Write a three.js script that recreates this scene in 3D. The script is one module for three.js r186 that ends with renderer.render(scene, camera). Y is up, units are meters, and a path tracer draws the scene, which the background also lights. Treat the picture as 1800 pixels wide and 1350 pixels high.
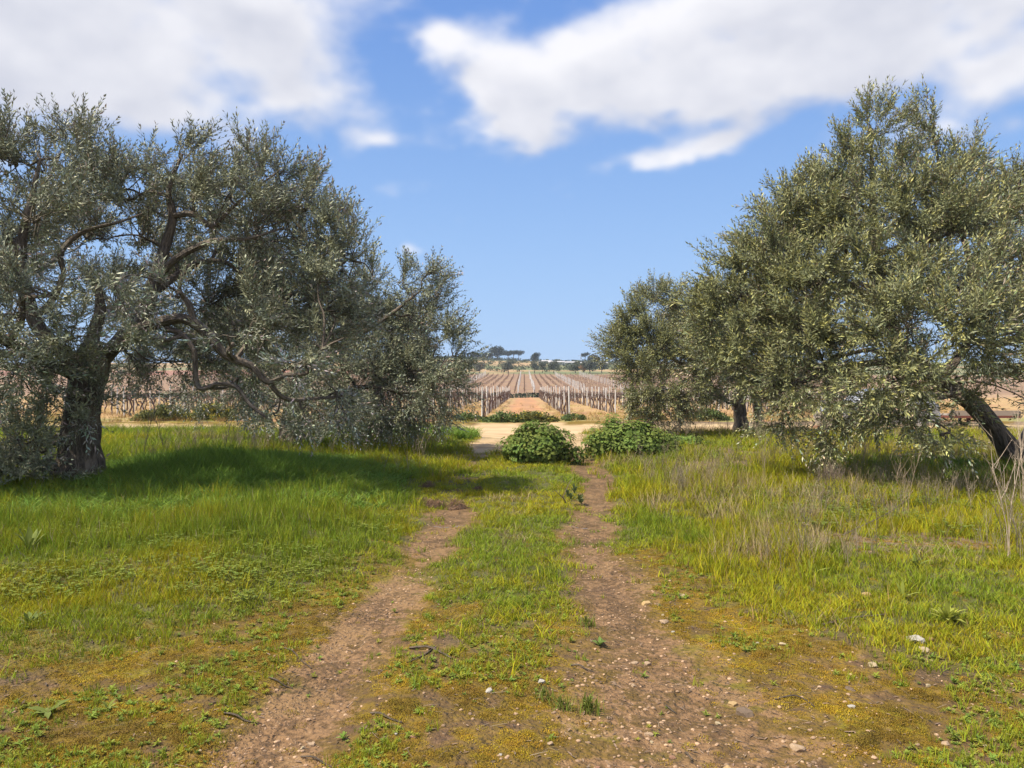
import * as THREE from 'three';
import { mergeGeometries } from 'three/addons/utils/BufferGeometryUtils.js';

// ---------------------------------------------------------------- camera, sky, sun, exposure
const scene = new THREE.Scene();
const EYE = 1.6, FOCAL = 1352;                       // metres; focal length in units of a 1800 wide picture
const camera = new THREE.PerspectiveCamera(53.06, 4 / 3, 0.05, 4000);
camera.position.set(0, EYE, 0);
camera.lookAt(0, EYE + 0.0037 * 100, -100);
camera.updateMatrixWorld();

const SUN = new THREE.Vector3(-0.52, 0.82, 0.17).normalize();
const sun = new THREE.DirectionalLight(new THREE.Color().setRGB(1.0, 0.92, 0.77), 5.0);
sun.position.copy(SUN).multiplyScalar(60).add(new THREE.Vector3(0, 0, -15));
sun.target.position.set(0, 0, -15);
sun.castShadow = true;
sun.shadow.mapSize.set(4096, 4096);
Object.assign(sun.shadow.camera, { left: -45, right: 45, top: 45, bottom: -45, near: 1, far: 140 });
sun.shadow.radius = 1.3;
scene.add(sun, sun.target);

const renderer = new THREE.WebGLRenderer({ antialias: true });
renderer.toneMapping = THREE.LinearToneMapping;
renderer.toneMappingExposure = 1.45;
renderer.shadowMap.enabled = true;

// ---------------------------------------------------------------- random numbers and noise
function rng(seed) {
  let a = seed >>> 0;
  return () => { a = (a + 0x6D2B79F5) | 0; let t = Math.imul(a ^ (a >>> 15), 1 | a); t = (t + Math.imul(t ^ (t >>> 7), 61 | t)) ^ t; return ((t ^ (t >>> 14)) >>> 0) / 4294967296; };
}
const PERM = new Uint8Array(512), PV = new Float32Array(256);
{ const r = rng(77); const p = [...Array(256).keys()]; for (let i = 255; i > 0; i--) { const j = Math.floor(r() * (i + 1)); [p[i], p[j]] = [p[j], p[i]]; } for (let i = 0; i < 512; i++) PERM[i] = p[i & 255]; for (let i = 0; i < 256; i++) PV[i] = r(); }
const clamp = (x, a = 0, b = 1) => x < a ? a : x > b ? b : x;
const smooth = (a, b, x) => { const t = clamp((x - a) / (b - a)); return t * t * (3 - 2 * t); };
const lerp = (a, b, t) => a + (b - a) * t;
function vn2(x, y) {                                  // value noise 0..1
  const xi = Math.floor(x), yi = Math.floor(y); let fx = x - xi, fy = y - yi;
  fx = fx * fx * (3 - 2 * fx); fy = fy * fy * (3 - 2 * fy);
  const X = xi & 255, Y = yi & 255, a = PERM[X] + Y, b = PERM[(X + 1) & 255] + Y;
  const v00 = PV[PERM[a & 511]], v10 = PV[PERM[b & 511]], v01 = PV[PERM[(a + 1) & 511]], v11 = PV[PERM[(b + 1) & 511]];
  return v00 + (v10 - v00) * fx + (v01 - v00 + (v00 - v10 - v01 + v11) * fx) * fy;
}
function fbm(x, y, o = 4) { let s = 0, a = 0.5, n = 0; for (let i = 0; i < o; i++) { s += a * vn2(x, y); n += a; a *= 0.5; const t = x * 1.6 + y * 1.2 + 17.3; y = y * 1.6 - x * 1.2 + 9.1; x = t; } return s / n; }
function vn3(x, y, z) {
  const zi = Math.floor(z); let f = z - zi; f = f * f * (3 - 2 * f);
  return lerp(vn2(x + zi * 37.17, y + zi * 17.31), vn2(x + (zi + 1) * 37.17, y + (zi + 1) * 17.31), f);
}
function fbm3(x, y, z, o = 5) { let s = 0, a = 0.5, n = 0; for (let i = 0; i < o; i++) { s += a * vn3(x, y, z); n += a; a *= 0.5; x = x * 2.03 + 5.1; y = y * 2.03 + 1.7; z = z * 2.03 + 9.2; } return s / n; }

// ---------------------------------------------------------------- sky: clear air with broken fair weather cloud
{
  const V3 = (x, y, z) => { const l = Math.hypot(x, y, z); return [x / l, y / l, z / l]; };
  const W = 2048, H = 1024, data = new Float32Array(W * H * 4), D = Math.PI / 180;
  // cloud banks: azimuth, elevation, half widths (degrees), strength, tilt
  const banks = [
    [-24, 26, 11, 6.5, 1.0, 0.05], [-34, 23, 10, 7.5, 0.9, 0], [-16, 23, 5.5, 3.8, 0.75, -0.2], [-24, 18.5, 8, 2.4, 0.5, 0], [-45, 18, 14, 6, 0.6, 0],
    [-5.2, 23.9, 2.2, 1.1, 0.80, 0.1], [-0.5, 22.2, 4.2, 2.3, 1.0, -0.15], [7, 22.4, 6.5, 3.2, 1.15, 0.16], [17, 24.2, 8, 4.6, 1.15, 0.12], [28, 25.5, 9, 5.6, 1.05, 0.1], [42, 24, 14, 7, 0.8, 0.1],
    [2.5, 19.2, 3.0, 1.5, 0.75, -0.25], [19, 20.4, 6, 1.2, 0.4, 0.1], [25, 19.4, 5, 1.4, 0.45, 0.15],
    [13.2, 16.7, 4.6, 0.85, 0.85, 0.02], [16.5, 17.5, 2.2, 0.8, 0.5, 0.1], [-9, 17.4, 3.4, 0.9, 0.5, 0.05], [-12.5, 20.0, 3.5, 1.2, 0.42, 0], [-6.3, 10.1, 0.9, 0.4, 0.55, 0], [22, 15.5, 4, 1.0, 0.35, 0.1], [34, 18, 5, 2, 0.4, 0.2],
  ];
  const cover = (x, y, z) => {                          // how much cloud lies in a direction
    const az = Math.atan2(x, -z) / D, eld = Math.asin(clamp(y, -1, 1)) / D, q = 4.6, wx = fbm3(x * 3 + 3, y * 3, z * 3, 3) - 0.5, wz = fbm3(x * 3 + 31, y * 3, z * 3 + 7, 3) - 0.5;
    const n = fbm3((x + wx * 0.12) * q, (y * 1.9 + wz * 0.10) * q, z * q, 5), n2 = fbm3(x * 13, y * 24, z * 13, 4), n3 = fbm3(x * 31, y * 50, z * 31, 4);
    let s = 0; const aw = az + wx * 6 + (n2 - 0.5) * 3.2, ew = eld + wz * 3.4 + (n2 - 0.5) * 2.0;
    for (const [ba, be, ra, re, st, tilt] of banks) { const da = aw - ba; if (da > 3 * ra || da < -3 * ra) continue; const de = ew - be - da * tilt; s += st * Math.exp(-(da * da) / (ra * ra) - (de * de) / (re * re)) * 0.80; }
    // the rest of the sky carries the same kind of broken cloud
    const away = smooth(40, 62, Math.max(Math.abs(az), eld * 1.45)), gen = smooth(0.40, 0.72, fbm3(x * 2.2 + 11, y * 2.6 + 3, z * 2.2 + 5, 3)) * 0.75;
    return lerp(Math.min(s, 0.95), gen, away) + (n - 0.5) * 0.80 + (n2 - 0.5) * 0.70 + (n3 - 0.5) * 0.46;
  };
  for (let j = 0; j < H; j++) {
    const el = ((j + 0.5) / H - 0.5) * Math.PI, y = Math.sin(el), c = Math.cos(el);
    for (let i = 0; i < W; i++) {
      const a = ((i + 0.5) / W - 0.5) * 2 * Math.PI, x = Math.cos(a) * c, z = Math.sin(a) * c, o = (j * W + i) * 4;
      const e = Math.max(y, 0), k = (1 - e) * (1 - e), k2 = Math.pow(1 - e, 9);
      let r = 0.040 + 0.300 * k, g = 0.135 + 0.405 * k, b = 0.470 + 0.335 * k;
      r = lerp(r, 0.375, 0.75 * k2); g = lerp(g, 0.475, 0.75 * k2); b = lerp(b, 0.64, 0.75 * k2);
      const glow = Math.pow(Math.max(0, x * SUN.x + y * SUN.y + z * SUN.z), 5) * 0.10; r += glow; g += glow; b += glow * 0.9;
      if (y > 0.0) {
        const f = cover(x, y, z);
        if (f > 0.15) {
          const m = smooth(0.18, 0.84, f) * smooth(0.0, 0.06, y), u = V3(x + SUN.x * 0.035, y + 0.035, z + SUN.z * 0.035), f2 = cover(u[0], u[1], u[2]);
          const lit = clamp(0.80 + (f - f2) * 0.75 - smooth(0.55, 1.3, f) * 0.38);
          r = lerp(r, lerp(0.38, 0.74, lit), m * 0.97); g = lerp(g, lerp(0.405, 0.735, lit), m * 0.97); b = lerp(b, lerp(0.495, 0.76, lit), m * 0.97);
        }
      } else { r = 0.30; g = 0.36; b = 0.46; }
      data[o] = r * 0.93; data[o + 1] = g * 0.93; data[o + 2] = b * 0.93; data[o + 3] = 1;
    }
  }
  const t = new THREE.DataTexture(data, W, H, THREE.RGBAFormat, THREE.FloatType);
  t.mapping = THREE.EquirectangularReflectionMapping; t.magFilter = t.minFilter = THREE.LinearFilter; t.wrapS = THREE.RepeatWrapping; t.needsUpdate = true;
  scene.background = t; scene.environment = t;
}

// ---------------------------------------------------------------- naming helpers
const taken = {};
function numbered(n) { const k = taken[n] = (taken[n] ?? -1) + 1; return k ? n + '_' + String(k).padStart(3, '0') : n; }
function tag(o, label, category, group, kind) { o.userData.label = label; o.userData.category = category; if (group) o.userData.group = group; if (kind) o.userData.kind = kind; return o; }
function shade(o) { o.traverse((m) => { if (m.isMesh) { m.castShadow = true; m.receiveShadow = true; } }); return o; }
function thing(name, [x, y, z], label, category, group) { const o = new THREE.Group(); o.name = numbered(name); o.position.set(x, y, z); tag(o, label, category, group); scene.add(o); return o; }
function part(parent, name, geo, mat, kind) { const m = new THREE.Mesh(geo, mat); m.name = name; m.castShadow = m.receiveShadow = true; if (kind) m.userData.kind = kind; parent.add(m); return m; }
function solo(name, geo, mat, [x, y, z], label, category, group) { const m = part(scene, numbered(name), geo, mat); m.position.set(x, y, z); return tag(m, label, category, group); }
function structure(name, geo, mat) { const m = part(scene, numbered(name), geo, mat); m.userData.kind = 'structure'; m.userData.label = name.replaceAll('_', ' '); return m; }
// a point of the place from its bearing and rise as seen from the standpoint, at a surveyed distance
const W = (px, py, d) => new THREE.Vector3((px - 900) / FOCAL * d, EYE + (680 - py) / FOCAL * d, -d);

// ---------------------------------------------------------------- mesh building
class MB {
  constructor() { this.p = []; this.i = []; this.c = []; this.uv = []; }
  v(x, y, z, c, u = 0, w = 0) { this.p.push(x, y, z); if (c) this.c.push(c[0], c[1], c[2]); this.uv.push(u, w); return this.p.length / 3 - 1; }
  t(a, b, c) { this.i.push(a, b, c); }
  q(a, b, c, d) { this.i.push(a, b, c, a, c, d); }
  tube(pts, radii, sides = 6, { color, bark = 0, seed = 0, sub = 0, flare = 0, cap = true } = {}) {
    let P = pts, R = radii;
    if (sub) { const cv = new THREE.CatmullRomCurve3(pts, false, 'centripetal'); P = []; R = []; const n = (pts.length - 1) * sub; for (let k = 0; k <= n; k++) { const t = k / n, f = t * (pts.length - 1), i0 = Math.min(Math.floor(f), pts.length - 2); P.push(cv.getPoint(t)); R.push(lerp(radii[i0], radii[i0 + 1], f - i0)); } }
    const T = new THREE.Vector3(), N = new THREE.Vector3(), B = new THREE.Vector3(), first = this.p.length / 3; let len = 0;
    N.set(0.31, 0.11, 0.94);
    for (let k = 0; k < P.length; k++) {
      const a = P[Math.max(0, k - 1)], b = P[Math.min(P.length - 1, k + 1)]; T.subVectors(b, a).normalize();
      N.addScaledVector(T, -N.dot(T)).normalize(); B.crossVectors(T, N);
      if (k) len += P[k].distanceTo(P[k - 1]);
      for (let s = 0; s <= sides; s++) {
        const an = s / sides * Math.PI * 2, cs = Math.cos(an), sn = Math.sin(an); let r = R[k];
        if (bark) {
          const ridge = fbm3(cs * 2.2 + seed, sn * 2.2, len * 1.3 + seed, 3) - 0.5, fine = vn3(cs * 5 + seed, sn * 5, len * 7) - 0.5;
          r *= 1 + bark * (ridge * 1.6 + fine * 0.5);
        }
        if (flare) { const f = Math.exp(-len / 0.22) * flare; r *= 1 + f * (0.6 + 0.8 * vn2(cs * 1.7 + 4 + seed, sn * 1.7)); }
        this.v(P[k].x + (N.x * cs + B.x * sn) * r, P[k].y + (N.y * cs + B.y * sn) * r, P[k].z + (N.z * cs + B.z * sn) * r, color, s / sides * Math.PI * 2 * Math.max(0.02, R[k]), len);
      }
    }
    const w = sides + 1;
    for (let k = 0; k < P.length - 1; k++) for (let s = 0; s < sides; s++) { const o = first + k * w + s; this.q(o, o + 1, o + w + 1, o + w); }
    if (cap) { const e = P[P.length - 1], c = this.v(e.x, e.y, e.z, color), o = first + (P.length - 1) * w; for (let s = 0; s < sides; s++) this.t(o + s, o + s + 1, c); }
    return this;
  }
  box(x0, x1, y0, y1, z0, z1, c) {
    const f = [[[x0, y0, z1], [x1, y0, z1], [x1, y1, z1], [x0, y1, z1]], [[x1, y0, z0], [x0, y0, z0], [x0, y1, z0], [x1, y1, z0]], [[x0, y1, z1], [x1, y1, z1], [x1, y1, z0], [x0, y1, z0]], [[x0, y0, z0], [x1, y0, z0], [x1, y0, z1], [x0, y0, z1]], [[x1, y0, z1], [x1, y0, z0], [x1, y1, z0], [x1, y1, z1]], [[x0, y0, z0], [x0, y0, z1], [x0, y1, z1], [x0, y1, z0]]];
    for (const q of f) { const k = q.map((v, n) => this.v(v[0], v[1], v[2], c, n % 3 ? 1 : 0, n > 1 ? 1 : 0)); this.q(...k); }
    return this;
  }
  geo() {
    const g = new THREE.BufferGeometry(); g.setAttribute('position', new THREE.Float32BufferAttribute(this.p, 3)); g.setAttribute('uv', new THREE.Float32BufferAttribute(this.uv, 2));
    if (this.c.length === this.p.length) g.setAttribute('color', new THREE.Float32BufferAttribute(this.c, 3));
    g.setIndex(this.i); g.computeVertexNormals(); return g;
  }
}
const V = (x, y, z) => new THREE.Vector3(x, y, z);
const rgb = (r, g, b) => new THREE.Color().setRGB(r, g, b);
const UP = V(0, 1, 0);
function dirRand(r) { const z = r() * 2 - 1, a = r() * Math.PI * 2, s = Math.sqrt(1 - z * z); return V(s * Math.cos(a), z, s * Math.sin(a)); }
// a field of copies: list of { p, q (Quaternion) or dir + roll, s, c }
function copies(parent, name, geo, mat, list, kind = 'stuff') {
  const m = new THREE.InstancedMesh(geo, mat, list.length), M = new THREE.Matrix4(), q = new THREE.Quaternion(), q2 = new THREE.Quaternion(), s = V(1, 1, 1), col = new THREE.Color();
  list.forEach((o, k) => {
    if (o.dir) { q.setFromUnitVectors(UP, o.dir); q2.setFromAxisAngle(UP, o.roll ?? 0); q.multiply(q2); } else q.setFromAxisAngle(UP, o.roll ?? 0);
    if (o.s.isVector3) s.copy(o.s); else s.setScalar(o.s);
    M.compose(o.p, q, s); m.setMatrixAt(k, M); if (o.c) m.setColorAt(k, col.setRGB(o.c[0], o.c[1], o.c[2]));
  });
  m.name = name; m.castShadow = m.receiveShadow = true; if (kind) m.userData.kind = kind; parent.add(m); return m;
}
function noiseTexture(n, f, srgb) {
  const d = new Uint8Array(n * n * 4); for (let j = 0; j < n; j++) for (let i = 0; i < n; i++) { const c = f(i / n, j / n), o = (j * n + i) * 4; for (let k = 0; k < 3; k++) d[o + k] = clamp(c[k]) * 255; d[o + 3] = 255; }
  const t = new THREE.DataTexture(d, n, n, THREE.RGBAFormat, THREE.UnsignedByteType); t.wrapS = t.wrapT = THREE.RepeatWrapping; t.magFilter = THREE.LinearFilter; t.minFilter = THREE.LinearMipmapLinearFilter; t.generateMipmaps = true; if (srgb) t.colorSpace = THREE.SRGBColorSpace; t.needsUpdate = true; return t;
}
const toS = (x) => x <= 0.0031308 ? 12.92 * x : 1.055 * Math.pow(x, 1 / 2.4) - 0.055;
// ---------------------------------------------------------------- lie of the land
const rutL = (z) => -0.95 + 0.12 * Math.sin(z * 0.55) + smooth(-7, -12, z) * 0.15;
const rutR = (z) => 0.88 + 0.10 * Math.sin(z * 0.4 + 1) + smooth(-7, -15, z) * 0.55;
function ruts(x, z) { const w = 0.28 + 0.22 * vn2(x * 0.9, z * 0.9), a = (x - rutL(z)) / w, b = (x - rutR(z)) / (w * (1.12 + 0.75 * smooth(-5.4, -4.2, z))); return Math.max(Math.exp(-a * a) * lerp(0.62, 1, smooth(-13, -9.5, z)), Math.exp(-b * b)) * smooth(-21, -17, z); }
const roadMid = (x) => -30 + 0.012 * x + 0.5 * Math.sin(x * 0.09 + 0.6);
const laneX = (z) => 0.1 - 0.0155 * z;
function landHeight(x, z) {
  let h = 0;
  if (z > -40) {
    const r = ruts(x, z);
    h += -0.05 * r + (fbm(x * 0.9, z * 0.9, 3) - 0.5) * 0.10 * (1 - 0.5 * r) + (fbm(x * 5, z * 5, 3) - 0.5) * 0.030;
    if (z > -12) h += (fbm(x * 17 + 5, z * 17, 3) - 0.5) * 0.018;
    const side = smooth(1.6, 3.2, Math.abs(x - 0.2)) ; h += 0.10 * side * smooth(-3, -8, z);
    const edge = roadMid(x) + 3.2 + 1.1 * (fbm(x * 0.35, 4.2, 3) - 0.5);
    const onRoad = smooth(edge + 0.5, edge - 0.35, z);
    h = lerp(h, -0.12 + (fbm(x * 0.7, z * 1.4, 3) - 0.5) * 0.06, onRoad * smooth(-36, -33.5, z));
  }
  if (z < -33) {
    const t = smooth(-34, -38, z);
    h += t * (fbm(x * 0.6, z * 0.6, 3) - 0.5) * 0.16;
    const d = -z;
    const prof = [[0, 0], [112, 0], [118, -0.35], [124, -0.2], [134, 0.5], [200, 2.9], [262, 5.5], [330, 8.9], [440, 14.6], [520, 17.2], [620, 18.6], [900, 17], [1600, 14]];
    let k = 0; while (k < prof.length - 2 && prof[k + 1][0] < d) k++;
    h += lerp(prof[k][1], prof[k + 1][1], clamp((d - prof[k][0]) / (prof[k + 1][0] - prof[k][0])));
    const far = smooth(280, 430, d);
    h += far * (3.4 * Math.exp(-(((x + 55) / 70) ** 2)) + (fbm(x * 0.012, z * 0.012, 3) - 0.5) * 3.2) + smooth(150, 300, d) * (fbm(x * 0.03, z * 0.03, 3) - 0.5) * 1.2;
  }
  return h;
}
const at0 = (x, z, up = 0) => V(x, landHeight(x, z) + up, z);
const onGround = (px, py) => { const d = EYE * FOCAL / (py - 680); return at0((px - 900) / FOCAL * d, -d); };

const sandMouth = (x, z, n) => Math.max(smooth(0.75, 0.35, Math.abs(x + 0.62) + n * 0.8 - smooth(-22, -26, z) * 0.3), smooth(0.7, 0.3, Math.abs(x - 1.75) + n * 0.8 - smooth(-22, -26, z) * 0.3)) * smooth(-17.2, -19.2, z + n);
// how far the turf has closed: 0 bare or mossy, 1 full grass
function turf(x, z) {
  const ax = Math.abs(x), zt = -4.9 - 2.3 * Math.exp(-(((ax - 1.15) / 0.75) ** 2)) + 0.25 * Math.max(0, ax - 2.4);
  const n = fbm(x * 0.8 + 3, z * 0.8, 4) - 0.5, n2 = fbm(x * 2.6, z * 2.6 + 7, 3) - 0.5;
  let g = smooth(zt + 1.0, zt - 1.1, z + n * 2.6 + n2 * 0.9);
  g *= 1 - 0.96 * smooth(0.34, 0.85, ruts(x, z) * lerp(x > 0 ? 0.92 : 0.76, 1.08, smooth(0.40, 0.60, fbm(x * 1.1 + 31, z * 0.8, 3))) + n2 * 0.9 + n * 0.4);
  if (x > 3 && z < -6) g *= 1 - 0.75 * smooth(0.54, 0.64, fbm(x * 0.55 + 9, z * 0.55 + 2, 3));   // leaf litter patches under the right tree
  const sand = sandMouth(x, z, n);
  g *= 1 - sand;
  return g * smooth(roadMid(x) + 2.9, roadMid(x) + 3.9, z + n * 0.8);
}
function groundColor(x, z, fine, out) {
  const n = fbm(x * 0.8 + 3, z * 0.8, 4), n2 = fbm(x * 2.7 + 1, z * 2.7 + 40, 4), n3 = fine ? fbm(x * 9 + 7, z * 9, 4) : 0.5, n4 = fine ? fbm(x * 41, z * 41 + 3, 3) : 0.5, n5 = fine ? vn2(x * 150, z * 150) : 0.5;
  const r = ruts(x, z), g = turf(x, z);
  // soil: brown, with paler dry crumbs
  const s1 = smooth(0.38, 0.70, n2 * 0.4 + n3 * 0.6 + (n4 - 0.5) * 0.75);
  let R = lerp(0.110, 0.230, s1), G = lerp(0.060, 0.128, s1), B = lerp(0.026, 0.062, s1);
  const grit = smooth(0.70, 0.86, n4 * 0.6 + n5 * 0.4); R = lerp(R, 0.42, grit * 0.7); G = lerp(G, 0.29, grit * 0.7); B = lerp(B, 0.17, grit * 0.7);
  const dk = smooth(0.36, 0.22, n4 * 0.55 + n5 * 0.45); R *= 1 - 0.5 * dk; G *= 1 - 0.5 * dk; B *= 1 - 0.5 * dk;
  // moss cushions: golden olive
  let moss = smooth(0.26, 0.50, n * 0.35 + n2 * 0.55 + (n3 - 0.5) * 0.45 + 0.06) * (1 - 0.88 * smooth(0.50, 1.0, r * lerp(x > 0 ? 0.95 : 0.6, 1.15, smooth(0.40, 0.60, fbm(x * 1.1 + 31, z * 0.8, 3))) + (n3 - 0.5) * 1.1 + (n4 - 0.5) * 0.5 + (n2 - 0.5) * 0.7));
  moss = Math.max(moss, 0.5 * smooth(0.5, 0.62, n3) * (1 - r)) * (0.55 + 0.45 * smooth(0.3, 0.55, n4));
  const mt = clamp(n3 * 1.5 - 0.25 + (n5 - 0.5) * 0.5), my = smooth(0.60, 0.72, n2);
  const mR = lerp(0.095, 0.215, mt) + my * 0.05, mG = lerp(0.060, 0.134, mt) + my * 0.06, mB = lerp(0.002, 0.005, mt);
  R = lerp(R, mR, moss); G = lerp(G, mG, moss); B = lerp(B, mB, moss);
  // thatch and soil below the grass
  const th = 0.35 + 0.65 * n3; R = lerp(R, 0.088 * th + 0.02, g * 0.85); G = lerp(G, 0.098 * th + 0.02, g * 0.85); B = lerp(B, 0.022 * th + 0.006, g * 0.85);
  if (x > 3 && z < -6) { const l = smooth(0.52, 0.62, fbm(x * 0.55 + 9, z * 0.55 + 2, 3)); R = lerp(R, lerp(0.11, 0.24, n4), l * 0.8); G = lerp(G, lerp(0.075, 0.165, n4), l * 0.8); B = lerp(B, lerp(0.05, 0.115, n4), l * 0.8); }
  // sandy mouth of the track and the dirt road
  const wob = n - 0.5, sand = sandMouth(x, z, wob);
  const e = roadMid(x) + 3.3, road = smooth(e + 0.4, e - 0.2, z + wob * 1.2 + (n2 - 0.5) * 0.8) * smooth(-34.6, -33.6, z + (n2 - 0.5) * 1.2);
  const w = Math.max(sand * (0.75 + 0.25 * smooth(0.4, 0.6, n2)), road);
  const st = 0.80 + 0.35 * n2 + 0.25 * (n3 - 0.5), rt = smooth(0.42, 0.6, fbm(x * 0.25, z * 1.8, 3));
  R = lerp(R, lerp(0.46, 0.52, rt) * st, w); G = lerp(G, lerp(0.315, 0.375, rt) * st, w); B = lerp(B, lerp(0.165, 0.205, rt) * st, w);
  // red earth of the bank
  const bank = smooth(0.9, 0.2, Math.abs(z - e - 0.4 + wob)) * smooth(0.45, 0.6, n2); R = lerp(R, 0.30, bank * 0.8); G = lerp(G, 0.135, bank * 0.8); B = lerp(B, 0.06, bank * 0.8);
  out[0] = R; out[1] = G; out[2] = B; return out;
}
function farColor(x, z, out) {
  const d = -z, n = fbm(x * 0.5, z * 0.5, 4), n2 = fbm(x * 1.7 + 8, z * 1.7, 3), nb = fbm(x * 0.035 + 3, z * 0.035, 4);
  let R, G, B;
  const lx = x - laneX(z);
  if (d < 121) {                                        // red soil of the near vineyard with dry yellowish weeds between the rows
    const st = 0.75 + 0.5 * n; R = 0.37 * st; G = 0.195 * st; B = 0.090 * st;
    const weed = smooth(0.42, 0.62, n2 * 0.6 + n * 0.4 + (Math.abs(lx) < 1.2 ? -0.22 : 0.05)); R = lerp(R, 0.40, weed * 0.75); G = lerp(G, 0.285, weed * 0.75); B = lerp(B, 0.105, weed * 0.75);
    const ty = smooth(0.1, 0.6, Math.sin((lx - 0.55) * 4.2)) * smooth(1.5, 1.0, Math.abs(lx)); R *= 1 + 0.12 * ty; G *= 1 + 0.06 * ty;
    const gr = smooth(39, 36, d) * smooth(0.42, 0.6, n); R = lerp(R, 0.16, gr * 0.7); G = lerp(G, 0.19, gr * 0.7); B = lerp(B, 0.04, gr * 0.7);
  } else if (d < 268) {                                 // vineyard on the slope
    const st = 0.72 + 0.5 * n + 0.25 * (nb - 0.5); R = 0.235 * st; G = 0.135 * st; B = 0.082 * st;
    const y = smooth(0.48, 0.66, n2) * 0.55; R = lerp(R, 0.34, y); G = lerp(G, 0.235, y); B = lerp(B, 0.10, y);
    const pale = smooth(134, 129, d) ; R = lerp(R, 0.40, pale * 0.6); G = lerp(G, 0.26, pale * 0.6); B = lerp(B, 0.14, pale * 0.6);
  } else {                                              // grass, fallow and olive ground on the rise
    const st = 0.7 + 0.6 * n; const gr = smooth(0.40, 0.60, nb);
    R = lerp(0.36, 0.14, gr) * st; G = lerp(0.235, 0.155, gr) * st; B = lerp(0.11, 0.055, gr) * st;
    const red = smooth(-25, -50, x) * smooth(330, 310, d); R = lerp(R, 0.27 * st, red); G = lerp(G, 0.125 * st, red); B = lerp(B, 0.075 * st, red);
  }
  out[0] = R; out[1] = G; out[2] = B; return out;
}
function sheetGeo(xs, zs, colors) {
  const m = new MB(), nx = xs.length, c = [0, 0, 0];
  for (let j = 0; j < zs.length; j++) for (let i = 0; i < nx; i++) { const x = xs[i], z = zs[j]; m.v(x, landHeight(x, z), z, colors ? colors(x, z, c) : null, (x - xs[0]) / (xs[nx - 1] - xs[0]), (z - zs[0]) / (zs[zs.length - 1] - zs[0])); }
  for (let j = 0; j < zs.length - 1; j++) for (let i = 0; i < nx - 1; i++) { const o = j * nx + i; m.q(o, o + 1, o + nx + 1, o + nx); }
  return m.geo();
}
const range = (a, b, s) => { const n = Math.max(1, Math.round(Math.abs(b - a) / s)), o = []; for (let i = 0; i <= n; i++) o.push(a + (b - a) * i / n); return o; };
function paint(x0, x1, z0, z1, nx, ny) {
  const d = new Uint8Array(nx * ny * 4), c = [0, 0, 0];
  for (let j = 0; j < ny; j++) for (let i = 0; i < nx; i++) { groundColor(x0 + (x1 - x0) * (i + 0.5) / nx, z0 + (z1 - z0) * (j + 0.5) / ny, true, c); const o = (j * nx + i) * 4; for (let k = 0; k < 3; k++) d[o + k] = toS(clamp(c[k])) * 255; d[o + 3] = 255; }
  const t = new THREE.DataTexture(d, nx, ny, THREE.RGBAFormat, THREE.UnsignedByteType); t.colorSpace = THREE.SRGBColorSpace; t.magFilter = THREE.LinearFilter; t.minFilter = THREE.LinearMipmapLinearFilter; t.generateMipmaps = true; t.anisotropy = 8; t.needsUpdate = true; return t;
}
const crumb = noiseTexture(1024, (u, v) => {            // crumbly soil and moss relief, one metre a side, wraps round
  const w = (f, o) => { const a = fbm(u * f + o, v * f, 4), b = fbm((u - 1) * f + o, v * f, 4), c = fbm(u * f + o, (v - 1) * f, 4), d = fbm((u - 1) * f + o, (v - 1) * f, 4); return lerp(lerp(a, b, u), lerp(c, d, u), v); };
  const h = 0.5 + (w(22, 3) - 0.5) * 0.9 + (w(75, 9) - 0.5) * 0.9; return [h, h, h];
});
function patch(x0, x1, z0, z1, step, nx, ny) {
  const b = crumb.clone(); b.repeat.set(Math.abs(x1 - x0) / 1.3, Math.abs(z1 - z0) / 1.3); b.needsUpdate = true;
  const m = new THREE.MeshStandardMaterial({ map: paint(x0, x1, z0, z1, nx, ny), roughness: 0.95, bumpMap: b, bumpScale: 0.04, side: THREE.DoubleSide });
  return structure('ground', sheetGeo(range(x0, x1, step), range(z0, z1, step), null), m);
}
patch(-4, 4, 1, -9, 0.04, 1640, 2048);
patch(-13, -4, 1, -9, 0.1, 1024, 1024);
patch(4, 13, 1, -9, 0.1, 1024, 1024);
patch(-13, 13, -9, -24, 0.1, 2048, 1024);
const farMat = new THREE.MeshStandardMaterial({ vertexColors: true, roughness: 0.95, side: THREE.DoubleSide });
const nearC = (x, z, c) => groundColor(x, z, false, c);
structure('ground', sheetGeo(range(-34, -13, 0.5), range(1, -24, 0.5), nearC), farMat);
structure('ground', sheetGeo(range(13, 34, 0.5), range(1, -24, 0.5), nearC), farMat);
structure('dirt_road', sheetGeo(range(-34, 34, 0.17), range(-24, -35, 0.1), nearC), farMat);
structure('vineyard_soil', sheetGeo(range(-48, 48, 0.25), range(-35, -60, 0.25), farColor), farMat);
structure('vineyard_soil', sheetGeo(range(-90, 90, 0.5), range(-60, -124, 0.5), farColor), farMat);
structure('hillside', sheetGeo(range(-220, 220, 1.2), range(-124, -290, 1.2), farColor), farMat);
structure('hillside', sheetGeo(range(-700, 700, 6), range(-290, -700, 4), farColor), farMat);
structure('hillside', sheetGeo(range(-1600, 1600, 40), range(-700, -2000, 30), farColor), farMat);
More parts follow.
